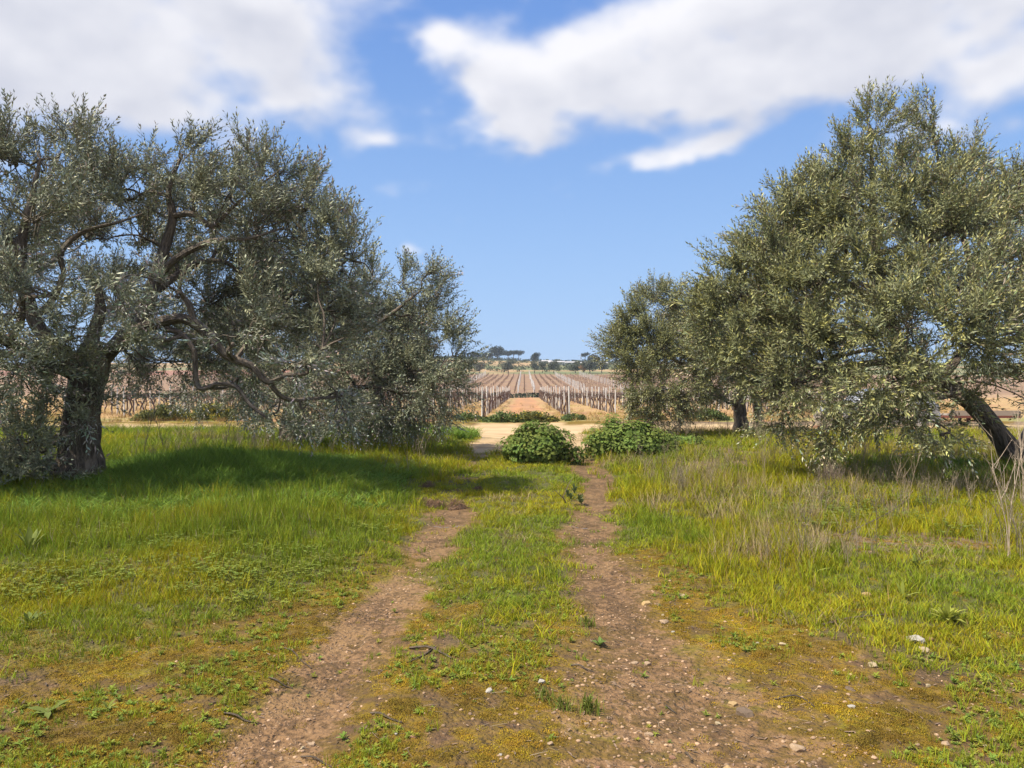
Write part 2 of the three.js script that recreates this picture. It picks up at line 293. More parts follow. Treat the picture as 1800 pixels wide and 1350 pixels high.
{ // the country to either side and behind the standpoint
  const g = (a, b, c, d, s) => structure('field', sheetGeo(range(a, b, s), range(c, d, s), (x, z, o) => { const n = fbm(x * 0.06, z * 0.06, 4); o[0] = lerp(0.11, 0.24, n); o[1] = lerp(0.13, 0.16, n); o[2] = lerp(0.03, 0.07, n); return o; }), farMat);
  g(-300, -34, 40, -35, 4); g(34, 300, 40, -35, 4); g(-34, 34, 1, 40, 2); g(-300, 300, 40, 300, 20);
  g(-300, -48, -35, -60, 4); g(48, 300, -35, -60, 4); g(-300, -90, -60, -124, 4); g(90, 300, -60, -124, 4); g(-700, -220, -124, -290, 10); g(220, 700, -124, -290, 10);
}
// ---------------------------------------------------------------- olive trees
const barkTex = noiseTexture(512, (u, v) => {           // furrowed bark, wraps round
  const f = (u, v) => { const a = fbm(u * 14, v * 4.5, 4), b = fbm(u * 40 + 9, v * 12, 3); return a * 0.65 + b * 0.35; };
  const h = lerp(lerp(f(u, v), f(u - 1, v), u), lerp(f(u, v - 1), f(u - 1, v - 1), u), v), k = smooth(0.36, 0.66, h); return [k, k, k];
});
function barkMaterial(dark, pale) {
  const t = noiseTexture(512, (u, v) => { const i = ((Math.floor(v * 512) * 512) + Math.floor(u * 512)) * 4, h = barkTex.image.data[i] / 255; const lich = smooth(0.60, 0.70, fbm(u * 9 + 4, v * 9, 3)) * 0.30 * Math.sin(Math.PI * u) * Math.sin(Math.PI * v); return [0, 1, 2].map((k) => toS(lerp(lerp(dark[k], pale[k], h), [0.20, 0.20, 0.16][k], lich))); }, true);
  t.repeat.set(2.2, 1.4); const b = barkTex.clone(); b.repeat.set(2.2, 1.4); b.needsUpdate = true;
  return new THREE.MeshStandardMaterial({ map: t, bumpMap: b, bumpScale: 0.02, roughness: 0.92, side: THREE.DoubleSide });
}
const barkDark = barkMaterial([0.062, 0.047, 0.035], [0.205, 0.160, 0.120]), barkBrown = barkMaterial([0.066, 0.049, 0.035], [0.215, 0.165, 0.120]);
const twigMat = new THREE.MeshStandardMaterial({ color: rgb(0.135, 0.115, 0.088), roughness: 0.9 });
const leafMat = new THREE.MeshPhysicalMaterial({ vertexColors: true, roughness: 0.50, side: THREE.DoubleSide, specularIntensity: 0.7 });

// one leafy shoot along +y: opposite lanceolate leaves, green above and silvery below
function oliveShoot(seed, { pairs = 9, len = 0.33, leafL = 0.078, leafW = 0.0165, top = [0.080, 0.094, 0.040], under = [0.215, 0.225, 0.165], tip = [0.20, 0.21, 0.065], tips = 0.25 }) {
  const r = rng(seed), m = new MB(), bend = (r() - 0.5) * 0.12, bend2 = (r() - 0.5) * 0.12;
  const axis = (t) => V(bend * t * t * len * 2, t * len, bend2 * t * t * len * 2);
  m.tube([axis(0), axis(0.35), axis(0.7), axis(1)], [0.0026, 0.0022, 0.0017, 0.001], 3, { color: [0.15, 0.14, 0.095], cap: false });
  for (let k = 0; k < pairs; k++) {
    const t = 0.06 + 0.94 * (k + 0.3 * (r() - 0.5)) / (pairs - 1), turn = k * 1.571 + (r() - 0.5) * 0.8;
    for (let s = 0; s < 2; s++) {
      if (r() < 0.10) continue;
      const az = turn + s * Math.PI + (r() - 0.5) * 0.5, rise = lerp(0.45, 1.12, t) + (r() - 0.5) * 0.5;
      const d = V(Math.cos(az) * Math.cos(rise), Math.sin(rise), Math.sin(az) * Math.cos(rise)), side = V(-Math.sin(az), 0, Math.cos(az)).applyAxisAngle(d, (r() - 0.5) * 1.3), n = V(0, 0, 0).crossVectors(d, side).normalize();
      if (n.y < 0) n.negate();
      const L = leafL * (0.65 + 0.55 * r()) * (t > 0.85 ? 0.72 : 1), w = leafW * (0.75 + 0.5 * r()), o = axis(clamp(t)), droop = -0.12 * r() * L;
      const young = t > 0.72 && r() < tips * 2.2 ? 1 : 0, v = 0.75 + 0.5 * r(), tc = top.map((c, i) => (young ? lerp(c, tip[i], 0.75) : c) * v), uc = under.map((c) => c * (0.8 + 0.4 * r()));
      for (const [off, c] of [[0.0004, tc], [-0.0004, uc]]) {
        const P = (a, b, h) => m.v(o.x + d.x * a + side.x * b + n.x * (off + h), o.y + d.y * a + side.y * b + n.y * (off + h), o.z + d.z * a + side.z * b + n.z * (off + h), c);
        const a = P(0.004, 0, 0), l = P(L * 0.45, w / 2, 0.0012), q = P(L * 0.45, -w / 2, 0.0012), mid = P(L * 0.5, 0, -0.0008), e = P(L, 0, droop);
        m.t(a, l, mid); m.t(a, mid, q); m.t(l, e, mid); m.t(mid, e, q);
      }
    }
  }
  return m.geo();
}
const greyShoots = [1, 2, 3, 4, 5].map((k) => oliveShoot(100 + k, { tips: 0.10, top: [0.245, 0.256, 0.158], under: [0.40, 0.405, 0.32], tip: [0.17, 0.18, 0.09] }));
const greenShoots = [1, 2, 3, 4, 5].map((k) => oliveShoot(200 + k, { tips: 0.30, top: [0.210, 0.218, 0.098], under: [0.41, 0.40, 0.25], tip: [0.44, 0.42, 0.14] }));
const farGrey = [1, 2, 3].map((k) => oliveShoot(300 + k, { pairs: 7, tips: 0.10, leafL: 0.080, leafW: 0.0185, top: [0.235, 0.247, 0.148], under: [0.39, 0.39, 0.31], tip: [0.17, 0.18, 0.09] }));
const farGreen = [1, 2, 3].map((k) => oliveShoot(400 + k, { pairs: 7, tips: 0.3, leafL: 0.080, leafW: 0.0185, top: [0.205, 0.215, 0.095], under: [0.41, 0.40, 0.25], tip: [0.35, 0.34, 0.10] }));

function olive({ seed, base, label, limbs, lobes, shoots, bark, density = 1, trunkSides = 22, leafSize = 1, core = null, low = 0.25 }) {
  const r = rng(seed), root = thing('olive_tree', [base.x, base.y, base.z], label, 'tree', 'old olive trees beside the grassy track');
  const rel = (v) => v.clone().sub(base), skel = [];
  limbs.forEach((l, k) => {
    const pts = l.map(([px, py, d]) => rel(W(px, py, d))), rad = l.map((q) => q[3] * (k ? 0.70 : 1));
    const m = new MB().tube(pts, rad, k ? 10 : trunkSides, { sub: k ? 7 : 9, bark: k ? 0.34 : 0.42, seed: seed * 0.37 + k * 3.1, flare: k ? 0 : 0.55 });
    part(root, k ? 'limb' : 'trunk', m.geo(), bark);
    const cv = new THREE.CatmullRomCurve3(pts, false, 'centripetal'); for (let t = 0.15; t <= 1.001; t += 0.085) { const f = Math.min(t, 1) * (rad.length - 1), i = Math.min(Math.floor(f), rad.length - 2); skel.push({ p: cv.getPoint(Math.min(t, 1)), r: lerp(rad[i], rad[i + 1], f - i) }); }
  });
  const cen = core ? rel(W(...core)) : lobes.reduce((a, l) => a.add(rel(W(l[0], l[1], l[2]))), V(0, 0, 0)).multiplyScalar(1 / lobes.length);
  const twigs = new MB(), list = shoots.map(() => []);
  // lobes nearest the limbs first, so that later ones can spring from earlier branches
  const L = lobes.map((l) => ({ c: rel(W(l[0], l[1], l[2])), r: l[3], k: l[4] ?? 1, droop: l[5] ?? 0 }));
  L.sort((a, b) => a.c.distanceTo(cen) - b.c.distanceTo(cen));
  for (const lb of L) {
    let best = skel[0], bd = 1e9; for (const s of skel) { const d = s.p.distanceTo(lb.c) + (s.p.y > lb.c.y + 0.3 ? 0.5 : 0) + (s.r < 0.02 ? 0.6 : 0); if (d < bd) { bd = d; best = s; } }
    const a = best.p, b = lb.c, mid = a.clone().lerp(b, 0.5).add(V((r() - 0.5) * 0.3, 0.12 * a.distanceTo(b) + (r() - 0.5) * 0.25, (r() - 0.5) * 0.3).multiplyScalar(Math.min(1, a.distanceTo(b)))), r0 = clamp(best.r * 0.7, 0.018, 0.06), q1 = a.clone().lerp(mid, 0.55).add(dirRand(r).multiplyScalar(0.08));
    const path = [a, q1, mid, mid.clone().lerp(b, 0.5).add(dirRand(r).multiplyScalar(0.09)), b];
    if (a.distanceTo(b) > 0.15) { part(root, 'branch', new MB().tube(path, [r0, r0 * 0.85, r0 * 0.7, r0 * 0.52, r0 * 0.36], 7, { sub: 4, bark: 0.25, seed: r() * 50 }).geo(), bark); path.forEach((p, i) => i && skel.push({ p, r: r0 * (1 - i * 0.17) })); }
    const airy = smooth(3.0, 4.6, lb.c.y + base.y) * (lb.c.x + base.x < 0 ? 0.34 : 0.22), n = Math.round(66 * lb.r * lb.r * density * lb.k * (1 - airy));
    for (let k = 0; k < n; k++) {
      let d = dirRand(r); const outw = lb.c.clone().sub(cen); outw.normalize().multiplyScalar(0.45); d.add(outw).add(V(0, 0.22 - lb.droop, 0)).normalize();
      const start = (r() < 0.45 ? b : mid.clone().lerp(b, 0.3 + 0.7 * r())).clone().addScaledVector(dirRand(r), lb.r * 0.16 * r()), len = lb.r * (0.55 + 0.62 * Math.pow(r(), 0.8));
      if (vn3(d.x * 2 + lb.c.x, d.y * 2 + lb.c.y, d.z * 2) < 0.26) continue;       // uneven outline
      const end = start.clone().addScaledVector(d, len); end.y -= lb.droop * len * 0.5;
      if (end.y + base.y < low) end.y = low + 0.25 * r() - base.y;
      const m1 = start.clone().lerp(end, 0.5).add(dirRand(r).multiplyScalar(0.10 * len)); m1.y += 0.08 * len;
      const w = 0.0055 + 0.003 * r();
      twigs.tube([start, start.clone().lerp(m1, 0.55).addScaledVector(dirRand(r), 0.03), m1, end], [w * 1.5, w * 1.2, w, w * 0.45], 4, { sub: 1, cap: false });
      const ns = Math.round((11 + 8 * r()) * Math.min(1.3, 0.5 + len * 0.65) );
      for (let s = 0; s < ns; s++) {
        const t = 0.22 + 0.78 * Math.pow((s + r()) / ns, 0.85), p = t < 0.5 ? start.clone().lerp(m1, t * 2) : m1.clone().lerp(end, t * 2 - 1);
        const dir = end.clone().sub(start).normalize().multiplyScalar(0.55 + 0.5 * t).addScaledVector(dirRand(r), 0.52).add(V(0, 0.46 - lb.droop * 1.0, 0)).normalize();
        const v = 0.80 + 0.40 * r(), warm = r();
        list[Math.floor(r() * shoots.length)].push({ p: p.addScaledVector(dirRand(r), 0.04), dir, roll: r() * 6.283, s: leafSize * (0.85 + 0.6 * r()), c: [v * (1 + 0.12 * (warm - 0.5)), v, v * (1 - 0.18 * (warm - 0.5))] });
      }
    }
  }
  const tm = part(root, 'twigs', twigs.geo(), twigMat, 'stuff'); tm.userData.label = 'thin grey twigs';
  list.forEach((l, k) => { if (l.length) copies(root, 'crown', shoots[k], leafMat, l); });
  return root;
}

const baseL = onGround(142, 872), baseR = onGround(1800, 836);
olive({
  seed: 11, base: baseL, bark: barkDark, shoots: greyShoots, density: 0.62, core: [230, 470, 12.2],
  label: 'big olive tree with black trunk and twisted bare limbs, nearest on the left',
  limbs: [
    [[142, 884, 11.4, 0.34], [140, 800, 11.4, 0.275], [146, 720, 11.35, 0.25], [160, 645, 11.4, 0.25], [172, 600, 11.4, 0.15]],
    [[160, 665, 11.4, 0.17], [118, 625, 11.2, 0.16], [66, 572, 11.0, 0.15], [42, 500, 10.9, 0.13], [36, 430, 10.8, 0.10], [55, 350, 10.8, 0.06], [70, 280, 10.8, 0.03]],
    [[160, 655, 11.4, 0.16], [205, 605, 11.5, 0.16], [254, 548, 11.7, 0.145], [272, 490, 11.8, 0.13], [292, 430, 11.9, 0.115], [303, 378, 11.9, 0.10], [296, 335, 11.9, 0.06], [320, 270, 11.9, 0.03]],
    [[303, 380, 11.9, 0.075], [338, 376, 11.8, 0.062], [376, 398, 11.7, 0.058], [400, 372, 11.6, 0.04], [450, 330, 11.6, 0.03], [490, 300, 11.6, 0.016]],
    [[272, 500, 11.8, 0.085], [300, 462, 11.6, 0.078], [340, 437, 11.5, 0.07], [372, 424, 11.4, 0.055], [430, 420, 11.3, 0.035], [500, 400, 11.3, 0.02]],
    [[268, 515, 11.8, 0.09], [308, 487, 12.2, 0.08], [350, 462, 12.3, 0.072], [396, 462, 12.4, 0.055], [450, 500, 12.5, 0.04], [520, 520, 12.6, 0.022]],
    [[190, 620, 11.4, 0.13], [240, 583, 11.1, 0.125], [290, 564, 10.9, 0.115], [325, 560, 10.8, 0.105], [358, 580, 10.8, 0.10], [398, 625, 10.8, 0.085], [440, 642, 10.8, 0.075], [472, 672, 10.8, 0.062], [500, 660, 10.8, 0.05], [540, 655, 10.8, 0.035], [565, 615, 10.8, 0.03], [604, 594, 10.8, 0.016]],
    [[292, 578, 10.9, 0.06], [320, 588, 10.8, 0.058], [340, 615, 10.7, 0.055], [350, 682, 10.7, 0.05], [385, 675, 10.7, 0.045], [415, 680, 10.7, 0.042], [440, 712, 10.7, 0.036], [478, 740, 10.7, 0.022]],
    [[340, 562, 10.8, 0.065], [332, 535, 10.8, 0.06], [316, 512, 10.8, 0.045], [320, 480, 10.8, 0.02]],
    [[165, 640, 11.4, 0.16], [164, 590, 11.3, 0.145], [176, 545, 11.3, 0.115], [172, 500, 11.2, 0.05]],
    [[130, 660, 11.3, 0.13], [75, 632, 10.8, 0.12], [10, 598, 10.3, 0.11], [-60, 560, 10.0, 0.08], [-140, 500, 9.8, 0.04]],
    [[112, 480, 11.0, 0.055], [106, 448, 10.9, 0.052], [126, 420, 10.9, 0.05], [155, 404, 10.9, 0.042], [215, 388, 10.8, 0.025], [250, 375, 10.8, 0.014]],
    [[60, 560, 11.0, 0.07], [96, 520, 11.0, 0.065], [112, 480, 11.0, 0.055]],
    [[472, 672, 10.8, 0.05], [500, 700, 11.0, 0.042], [560, 700, 11.4, 0.032], [620, 695, 11.6, 0.018]],
  ],
  lobes: [
    // top, left to right
    [-60, 300, 11.0, 0.87], [15, 292, 11.2, 0.74], [80, 305, 11.6, 0.69], [135, 265, 11.0, 0.55], [150, 340, 11.8, 0.69], [215, 350, 11.8, 0.66], [255, 320, 12.4, 0.51], [322, 278, 11.9, 0.57], [340, 340, 11.6, 0.66], [400, 330, 11.8, 0.64], [455, 305, 11.6, 0.53], [500, 330, 11.9, 0.57], [535, 370, 11.6, 0.57], [590, 420, 11.5, 0.55], [620, 450, 11.3, 0.44], [612, 485, 11.6, 0.39], [655, 485, 11.2, 0.15],
    // middle
    [300, 520, 10.4, 0.34, 0.6], [400, 590, 10.3, 0.30, 0.6, 0.3], [520, 640, 10.5, 0.36, 0.8, 0.3], [240, 600, 10.4, 0.36, 0.7, 0.2], [440, 540, 10.9, 0.45, 0.8],
    [-40, 420, 11.0, 1.1], [60, 390, 10.4, 0.75, 0.8], [150, 420, 12.6, 0.8], [250, 420, 13.0, 0.9, 0.8], [380, 400, 12.9, 0.85], [450, 400, 11.4, 0.7], [520, 430, 12.0, 0.75], [560, 470, 11.4, 0.6], [440, 480, 12.8, 0.85], [500, 540, 12.2, 0.75], [570, 540, 11.6, 0.62],
    [360, 540, 13.2, 0.9], [420, 570, 12.6, 0.7], [470, 600, 11.8, 0.6, 0.8], [560, 610, 11.4, 0.55],
    // front, hanging
    [90, 520, 10.0, 0.60, 0.8], [200, 500, 10.0, 0.50, 0.6], [20, 560, 9.8, 0.7, 0.8], [130, 590, 9.9, 0.45, 0.7], [40, 650, 10.2, 0.62, 1, 0.3], [-60, 640, 10.4, 0.8, 1, 0.3],
    [250, 580, 13.2, 0.6, 0.9, 0.2], [310, 600, 13.4, 0.6, 0.9, 0.2], [230, 625, 12.6, 0.55, 0.7, 0.2], [290, 635, 12.8, 0.55, 0.7, 0.2], [360, 635, 13.0, 0.6, 0.8, 0.2], [430, 680, 12.0, 0.40, 1, 0.4], [480, 725, 11.0, 0.30, 0.8, 0.5], [540, 725, 11.2, 0.34, 0.9, 0.5], [590, 690, 11.5, 0.42, 1, 0.4],
    // back
    [100, 440, 13.6, 0.9], [-30, 520, 13.2, 1.0], [200, 540, 14.2, 0.9], [300, 480, 14.4, 0.9], [420, 470, 14.4, 0.8], [180, 350, 13.4, 0.75], [330, 360, 13.6, 0.8], [480, 360, 13.0, 0.65],
    // shoots at the foot of the trunk
    [60, 770, 10.9, 0.52, 1.6], [25, 820, 10.8, 0.50, 1.5], [90, 830, 10.9, 0.32, 1.4], [-30, 800, 11.0, 0.6, 1.4], [70, 700, 10.8, 0.5, 1.1], [150, 735, 10.8, 0.30, 1.1], [165, 690, 10.8, 0.34, 1.1], [120, 640, 10.3, 0.4, 0.9],
  ],
});
console.log('tree 1');
olive({
  seed: 12, base: onGround(515, 790), bark: barkDark, shoots: farGrey, density: 0.9, low: 0.62, core: [620, 610, 18.0], trunkSides: 14,
  label: 'spreading olive behind the nearest left one, its low boughs sweeping toward the track',
  limbs: [
    [[515, 798, 19.7, 0.34], [512, 740, 19.7, 0.25], [520, 690, 19.6, 0.2], [540, 650, 19.4, 0.15]],
    [[518, 700, 19.6, 0.15], [570, 640, 18.8, 0.12], [630, 590, 18.0, 0.09], [690, 550, 17.6, 0.06], [740, 510, 17.4, 0.03]],
    [[522, 690, 19.6, 0.12], [590, 690, 18.2, 0.10], [650, 680, 17.5, 0.075], [720, 690, 17.3, 0.05], [770, 680, 17.2, 0.025]],
    [[518, 700, 19.6, 0.12], [480, 640, 20, 0.1], [450, 580, 20.5, 0.06], [440, 520, 20.5, 0.03]],
  ],
  lobes: [
    [748, 486, 17.4, 0.46], [700, 500, 17.8, 0.50], [770, 520, 17.2, 0.42], [655, 500, 18.2, 0.6], [782, 580, 17.2, 0.50], [800, 625, 17.0, 0.42], [740, 570, 17.8, 0.7], [680, 580, 18.6, 0.8], [620, 560, 18.2, 0.8], [770, 660, 17.2, 0.55, 1, 0.2], [745, 700, 17.2, 0.5, 1, 0.45], [720, 650, 17.8, 0.8], [660, 650, 17.8, 0.8], [600, 640, 17.6, 0.75], [800, 680, 17.1, 0.38, 1, 0.4], [775, 715, 17.1, 0.34, 1.2, 0.5], [715, 722, 17.3, 0.42, 1.2, 0.5], [660, 705, 17.0, 0.55, 1, 0.4], [690, 720, 17.4, 0.5, 1, 0.5], [635, 730, 17.2, 0.5, 1, 0.5], [590, 740, 16.6, 0.45, 1, 0.5], [540, 745, 16.8, 0.4, 1, 0.5], [470, 720, 18.0, 0.5, 1, 0.5], [600, 690, 18.6, 0.7, 1, 0.3], [700, 670, 18.8, 0.8, 1, 0.2], [540, 700, 17.2, 0.7, 1, 0.3], [560, 600, 18.6, 0.8], [490, 640, 18.6, 0.8], [420, 600, 19.5, 1.0], [360, 620, 20.5, 0.9], [470, 520, 20.5, 0.9], [560, 520, 20.0, 0.8], [640, 600, 20.5, 1.0], [720, 600, 20.0, 0.8], [500, 560, 22, 1.1], [420, 680, 20, 0.7, 0.8, 0.4], [330, 690, 20.5, 0.6, 0.7, 0.4],
  ],
});
console.log('tree 2');
olive({
  seed: 13, base: baseR, bark: barkBrown, shoots: greenShoots, density: 0.78, core: [1600, 450, 13.2],
  label: 'tall olive with leaning brown trunk, nearest on the right',
  limbs: [
    [[1806, 850, 14, 0.25], [1780, 800, 13.9, 0.18], [1748, 752, 13.8, 0.155], [1712, 712, 13.6, 0.15], [1660, 676, 13.4, 0.145], [1612, 640, 13.2, 0.13], [1570, 585, 13.2, 0.12], [1548, 525, 13.3, 0.13], [1540, 460, 13.4, 0.09], [1536, 380, 13.5, 0.06], [1534, 300, 13.5, 0.04], [1530, 220, 13.5, 0.02]],
    [[1790, 815, 14, 0.24], [1830, 720, 14.2, 0.2], [1850, 620, 14.2, 0.16], [1840, 500, 14, 0.12], [1810, 400, 13.8, 0.07], [1790, 320, 13.6, 0.03]],
    [[1850, 615, 14.2, 0.12], [1800, 596, 13.6, 0.10], [1740, 605, 13.0, 0.09], [1690, 590, 12.4, 0.07], [1650, 560, 11.9, 0.04]],
    [[1650, 670, 13.4, 0.13], [1690, 620, 13.6, 0.11], [1720, 540, 13.7, 0.09], [1700, 440, 13.7, 0.07], [1660, 330, 13.6, 0.05], [1640, 220, 13.6, 0.02]],
    [[1556, 545, 13.3, 0.10], [1500, 505, 13.2, 0.085], [1440, 500, 13.1, 0.065], [1370, 470, 13.0, 0.045], [1300, 450, 13.0, 0.02]],
    [[1600, 632, 13.2, 0.10], [1520, 640, 12.6, 0.085], [1440, 660, 12.2, 0.06], [1370, 690, 12.0, 0.03]],
    [[1680, 690, 13.5, 0.09], [1640, 700, 12.4, 0.07], [1600, 690, 11.4, 0.05], [1560, 640, 10.8, 0.025]],
  ],
  lobes: [
    // top
    [1535, 239, 13.5, 0.57], [1500, 304, 13.3, 0.61], [1575, 314, 13.2, 0.57], [1640, 229, 13.6, 0.52], [1655, 314, 13.4, 0.61], [1700, 294, 13.7, 0.48], [1715, 364, 13.4, 0.51], [1790, 344, 13.6, 0.55], [1840, 324, 13.9, 0.74], [1460, 344, 13.2, 0.51], [1410, 374, 13.1, 0.55], [1370, 369, 13.1, 0.39], [1340, 424, 13.0, 0.52], [1300, 464, 13.0, 0.48], [1262, 504, 13.0, 0.33], [1228, 511, 12.9, 0.13],
    // body
    [1440, 410, 12.9, 0.8], [1510, 400, 12.6, 0.75, 0.8], [1590, 390, 12.4, 0.8], [1670, 410, 12.4, 0.8], [1750, 420, 12.6, 0.85], [1840, 430, 13.2, 0.9], [1370, 480, 12.6, 0.75], [1310, 520, 12.8, 0.62], [1440, 500, 12.2, 0.75], [1270, 550, 12.8, 0.5], [1340, 580, 12.6, 0.7], [1250, 610, 12.9, 0.42, 1, 0.2], [1300, 640, 12.6, 0.5, 1, 0.25],
    [1530, 480, 11.9, 0.6, 0.7], [1620, 500, 11.6, 0.7], [1700, 500, 11.4, 0.7], [1780, 510, 11.4, 0.75], [1420, 590, 12.0, 0.7], [1480, 620, 11.8, 0.6], [1400, 670, 11.9, 0.55, 1, 0.3], [1350, 690, 12.2, 0.45, 1, 0.4], [1460, 700, 11.5, 0.45, 1, 0.4], [1380, 745, 12.0, 0.34, 1, 0.5], [1440, 760, 11.6, 0.32, 1, 0.5], [1540, 590, 11.2, 0.55], [1600, 560, 10.8, 0.6], [1680, 580, 10.6, 0.6], [1760, 590, 10.6, 0.6], [1830, 620, 10.8, 0.7],
    [1560, 670, 10.9, 0.48, 1, 0.25], [1620, 650, 10.6, 0.42], [1520, 710, 11.0, 0.36, 1, 0.4], [1600, 735, 10.8, 0.26, 0.9, 0.5], [1670, 760, 10.6, 0.20, 0.8, 0.5], [1800, 670, 10.6, 0.30, 0.6, 0.1], [1660, 790, 10.4, 0.20, 0.9, 0.4], [1560, 690, 12.8, 0.45, 1, 0.3], [1530, 735, 11.2, 0.26, 1, 0.4], [1625, 715, 11.2, 0.36, 1.1, 0.3], [1690, 690, 11.6, 0.26, 0.9, 0.2], [1690, 700, 11.4, 0.26, 0.7, 0.3], [1840, 720, 10.4, 0.30, 0.7, 0.3],
    // back
    [1400, 430, 14.8, 0.8], [1500, 400, 15.4, 0.9], [1620, 420, 15.6, 1.0], [1740, 420, 15.6, 1.0], [1460, 540, 15.2, 0.8], [1560, 540, 15.8, 0.9, 0.7], [1840, 520, 15.5, 1.0], [1360, 560, 14.6, 0.75], [1450, 640, 14.8, 0.6, 0.9, 0.2], [1920, 450, 14, 1.2], [1940, 600, 13, 1.1],
  ],
});
console.log('tree 3');
olive({
  seed: 14, base: onGround(1303, 764), bark: barkBrown, shoots: farGreen, density: 0.9, core: [1250, 610, 24.5], trunkSides: 14, leafSize: 1.12,
  label: 'rounded olive farther back on the right, standing at the edge of the dirt road',
  limbs: [
    [[1304, 772, 25.5, 0.30], [1302, 740, 25.5, 0.22], [1300, 708, 25.5, 0.20], [1306, 670, 25.4, 0.15], [1290, 620, 25.2, 0.1], [1270, 570, 25, 0.05]],
    [[1300, 712, 25.5, 0.14], [1280, 706, 25.2, 0.12], [1262, 692, 24.8, 0.11], [1230, 660, 24.2, 0.09], [1180, 630, 23.8, 0.06], [1130, 610, 23.5, 0.03]],
    [[1338, 770, 25.8, 0.2], [1334, 735, 25.8, 0.16], [1326, 690, 25.8, 0.13], [1340, 640, 25.8, 0.1], [1350, 590, 25.8, 0.05]],
  ],
  lobes: [
    [1150, 530, 23.8, 0.60], [1185, 535, 24.0, 0.60], [1125, 550, 23.6, 0.5], [1205, 560, 23.8, 0.6], [1105, 580, 23.5, 0.55], [1085, 615, 23.3, 0.58], [1150, 590, 23.2, 0.75], [1120, 640, 23.0, 0.7], [1180, 620, 22.8, 0.7], [1110, 690, 23.0, 0.52, 1, 0.3], [1150, 690, 22.6, 0.7, 1, 0.2], [1195, 690, 22.6, 0.65, 1, 0.3], [1150, 725, 22.6, 0.36, 1, 0.5], [1205, 725, 22.6, 0.34, 1, 0.5], [1240, 650, 22.6, 0.8], [1230, 590, 23.4, 0.85], [1260, 560, 24.5, 0.9], [1300, 600, 24.0, 0.9], [1240, 690, 22.8, 0.5, 1, 0.4], [1290, 660, 23.4, 0.6], [1200, 600, 25.6, 0.9], [1160, 640, 25.4, 0.8], [1300, 540, 26, 1.0], [1360, 600, 26, 1.0], [1260, 640, 26.4, 0.9], [1380, 660, 25.5, 0.7, 1, 0.2], [1420, 600, 26, 0.9], [1345, 690, 24.6, 0.45, 0.8, 0.4],
  ],
});
console.log('tree 4');
// ---------------------------------------------------------------- the vineyard across the road
const postMat = new THREE.MeshStandardMaterial({ color: rgb(0.68, 0.66, 0.62), roughness: 0.8 }), stakeMat = new THREE.MeshStandardMaterial({ color: rgb(0.56, 0.53, 0.48), roughness: 0.85 });
const vineMat = new THREE.MeshStandardMaterial({ color: rgb(0.105, 0.066, 0.050), roughness: 0.95 });
function vineGeo(seed) {                                 // gnarled bare stock, two arms and pruned spurs
  const r = rng(seed), m = new MB(), j = (k) => (r() - 0.5) * k, top = V(j(0.12), 0.62 + r() * 0.1, j(0.14));
  m.tube([V(0, -0.12, 0), V(j(0.06), 0.18, j(0.06)), V(j(0.14), 0.42, j(0.14)), top], [0.055, 0.043, 0.038, 0.045], 6, { bark: 0.4, seed });
  for (const s of [-1, 1]) {
    const e = V(top.x + j(0.08), top.y + 0.16 + j(0.1), top.z + s * (0.42 + r() * 0.12)); const mid = top.clone().lerp(e, 0.5).add(V(j(0.05), 0.05, 0));
    m.tube([top, mid, e], [0.036, 0.028, 0.02], 5, { bark: 0.3, seed });
    for (let k = 0; k < 4; k++) { const p = top.clone().lerp(e, 0.15 + 0.28 * k), q = p.clone().add(V(j(0.16), 0.12 + r() * 0.16, j(0.12))); m.tube([p, q], [0.014, 0.007], 4); }
  }
  return m.geo();
}
const slopeMat = new THREE.MeshStandardMaterial({ color: rgb(0.19, 0.12, 0.08), roughness: 0.95 });
const vines = [1, 2, 3, 4, 5].map((k) => vineGeo(500 + k)), stakeGeo = new MB().box(-0.011, 0.011, -0.1, 0.82, -0.011, 0.011).geo(), stakeShift = stakeGeo.clone().translate(0.05, 0, 0.02);
const postGeo = mergeGeometries([new THREE.CylinderGeometry(0.034, 0.036, 1.7, 7).translate(0, 0.72, 0), new THREE.ConeGeometry(0.034, 0.02, 7).translate(0, 1.58, 0)]);
const rows = [-26.15, -23.15, -20.15, -17.15, -14.15, -11.15, -8.15, -5.15, -2.15, 2.15, 5.2, 8.2, 11.2, 14.2, 17.2, 20.2, 23.2];
const ORD = ['', 'first', 'second', 'third', 'fourth', 'fifth', 'sixth', 'seventh', 'eighth', 'ninth', 'tenth', 'eleventh', 'twelfth', 'thirteenth', 'fourteenth', 'fifteenth', 'sixteenth', 'seventeenth', 'eighteenth', 'nineteenth'], TENS = ['', '', 'twenty', 'thirty', 'forty', 'fifty', 'sixty'], TENTH = ['', '', 'twentieth', 'thirtieth', 'fortieth', 'fiftieth', 'sixtieth'];
const ordinal = (n) => n < 20 ? ORD[n] : n % 10 ? TENS[Math.floor(n / 10)] + '-' + ORD[n % 10] : TENTH[n / 10];
const rowWord = (k) => { const n = k < 9 ? 9 - k : k - 8, side = k < 9 ? 'left' : 'right'; return n === 1 ? `first row ${side} of the red lane` : `${ordinal(n)} row ${side} of the red lane`; };
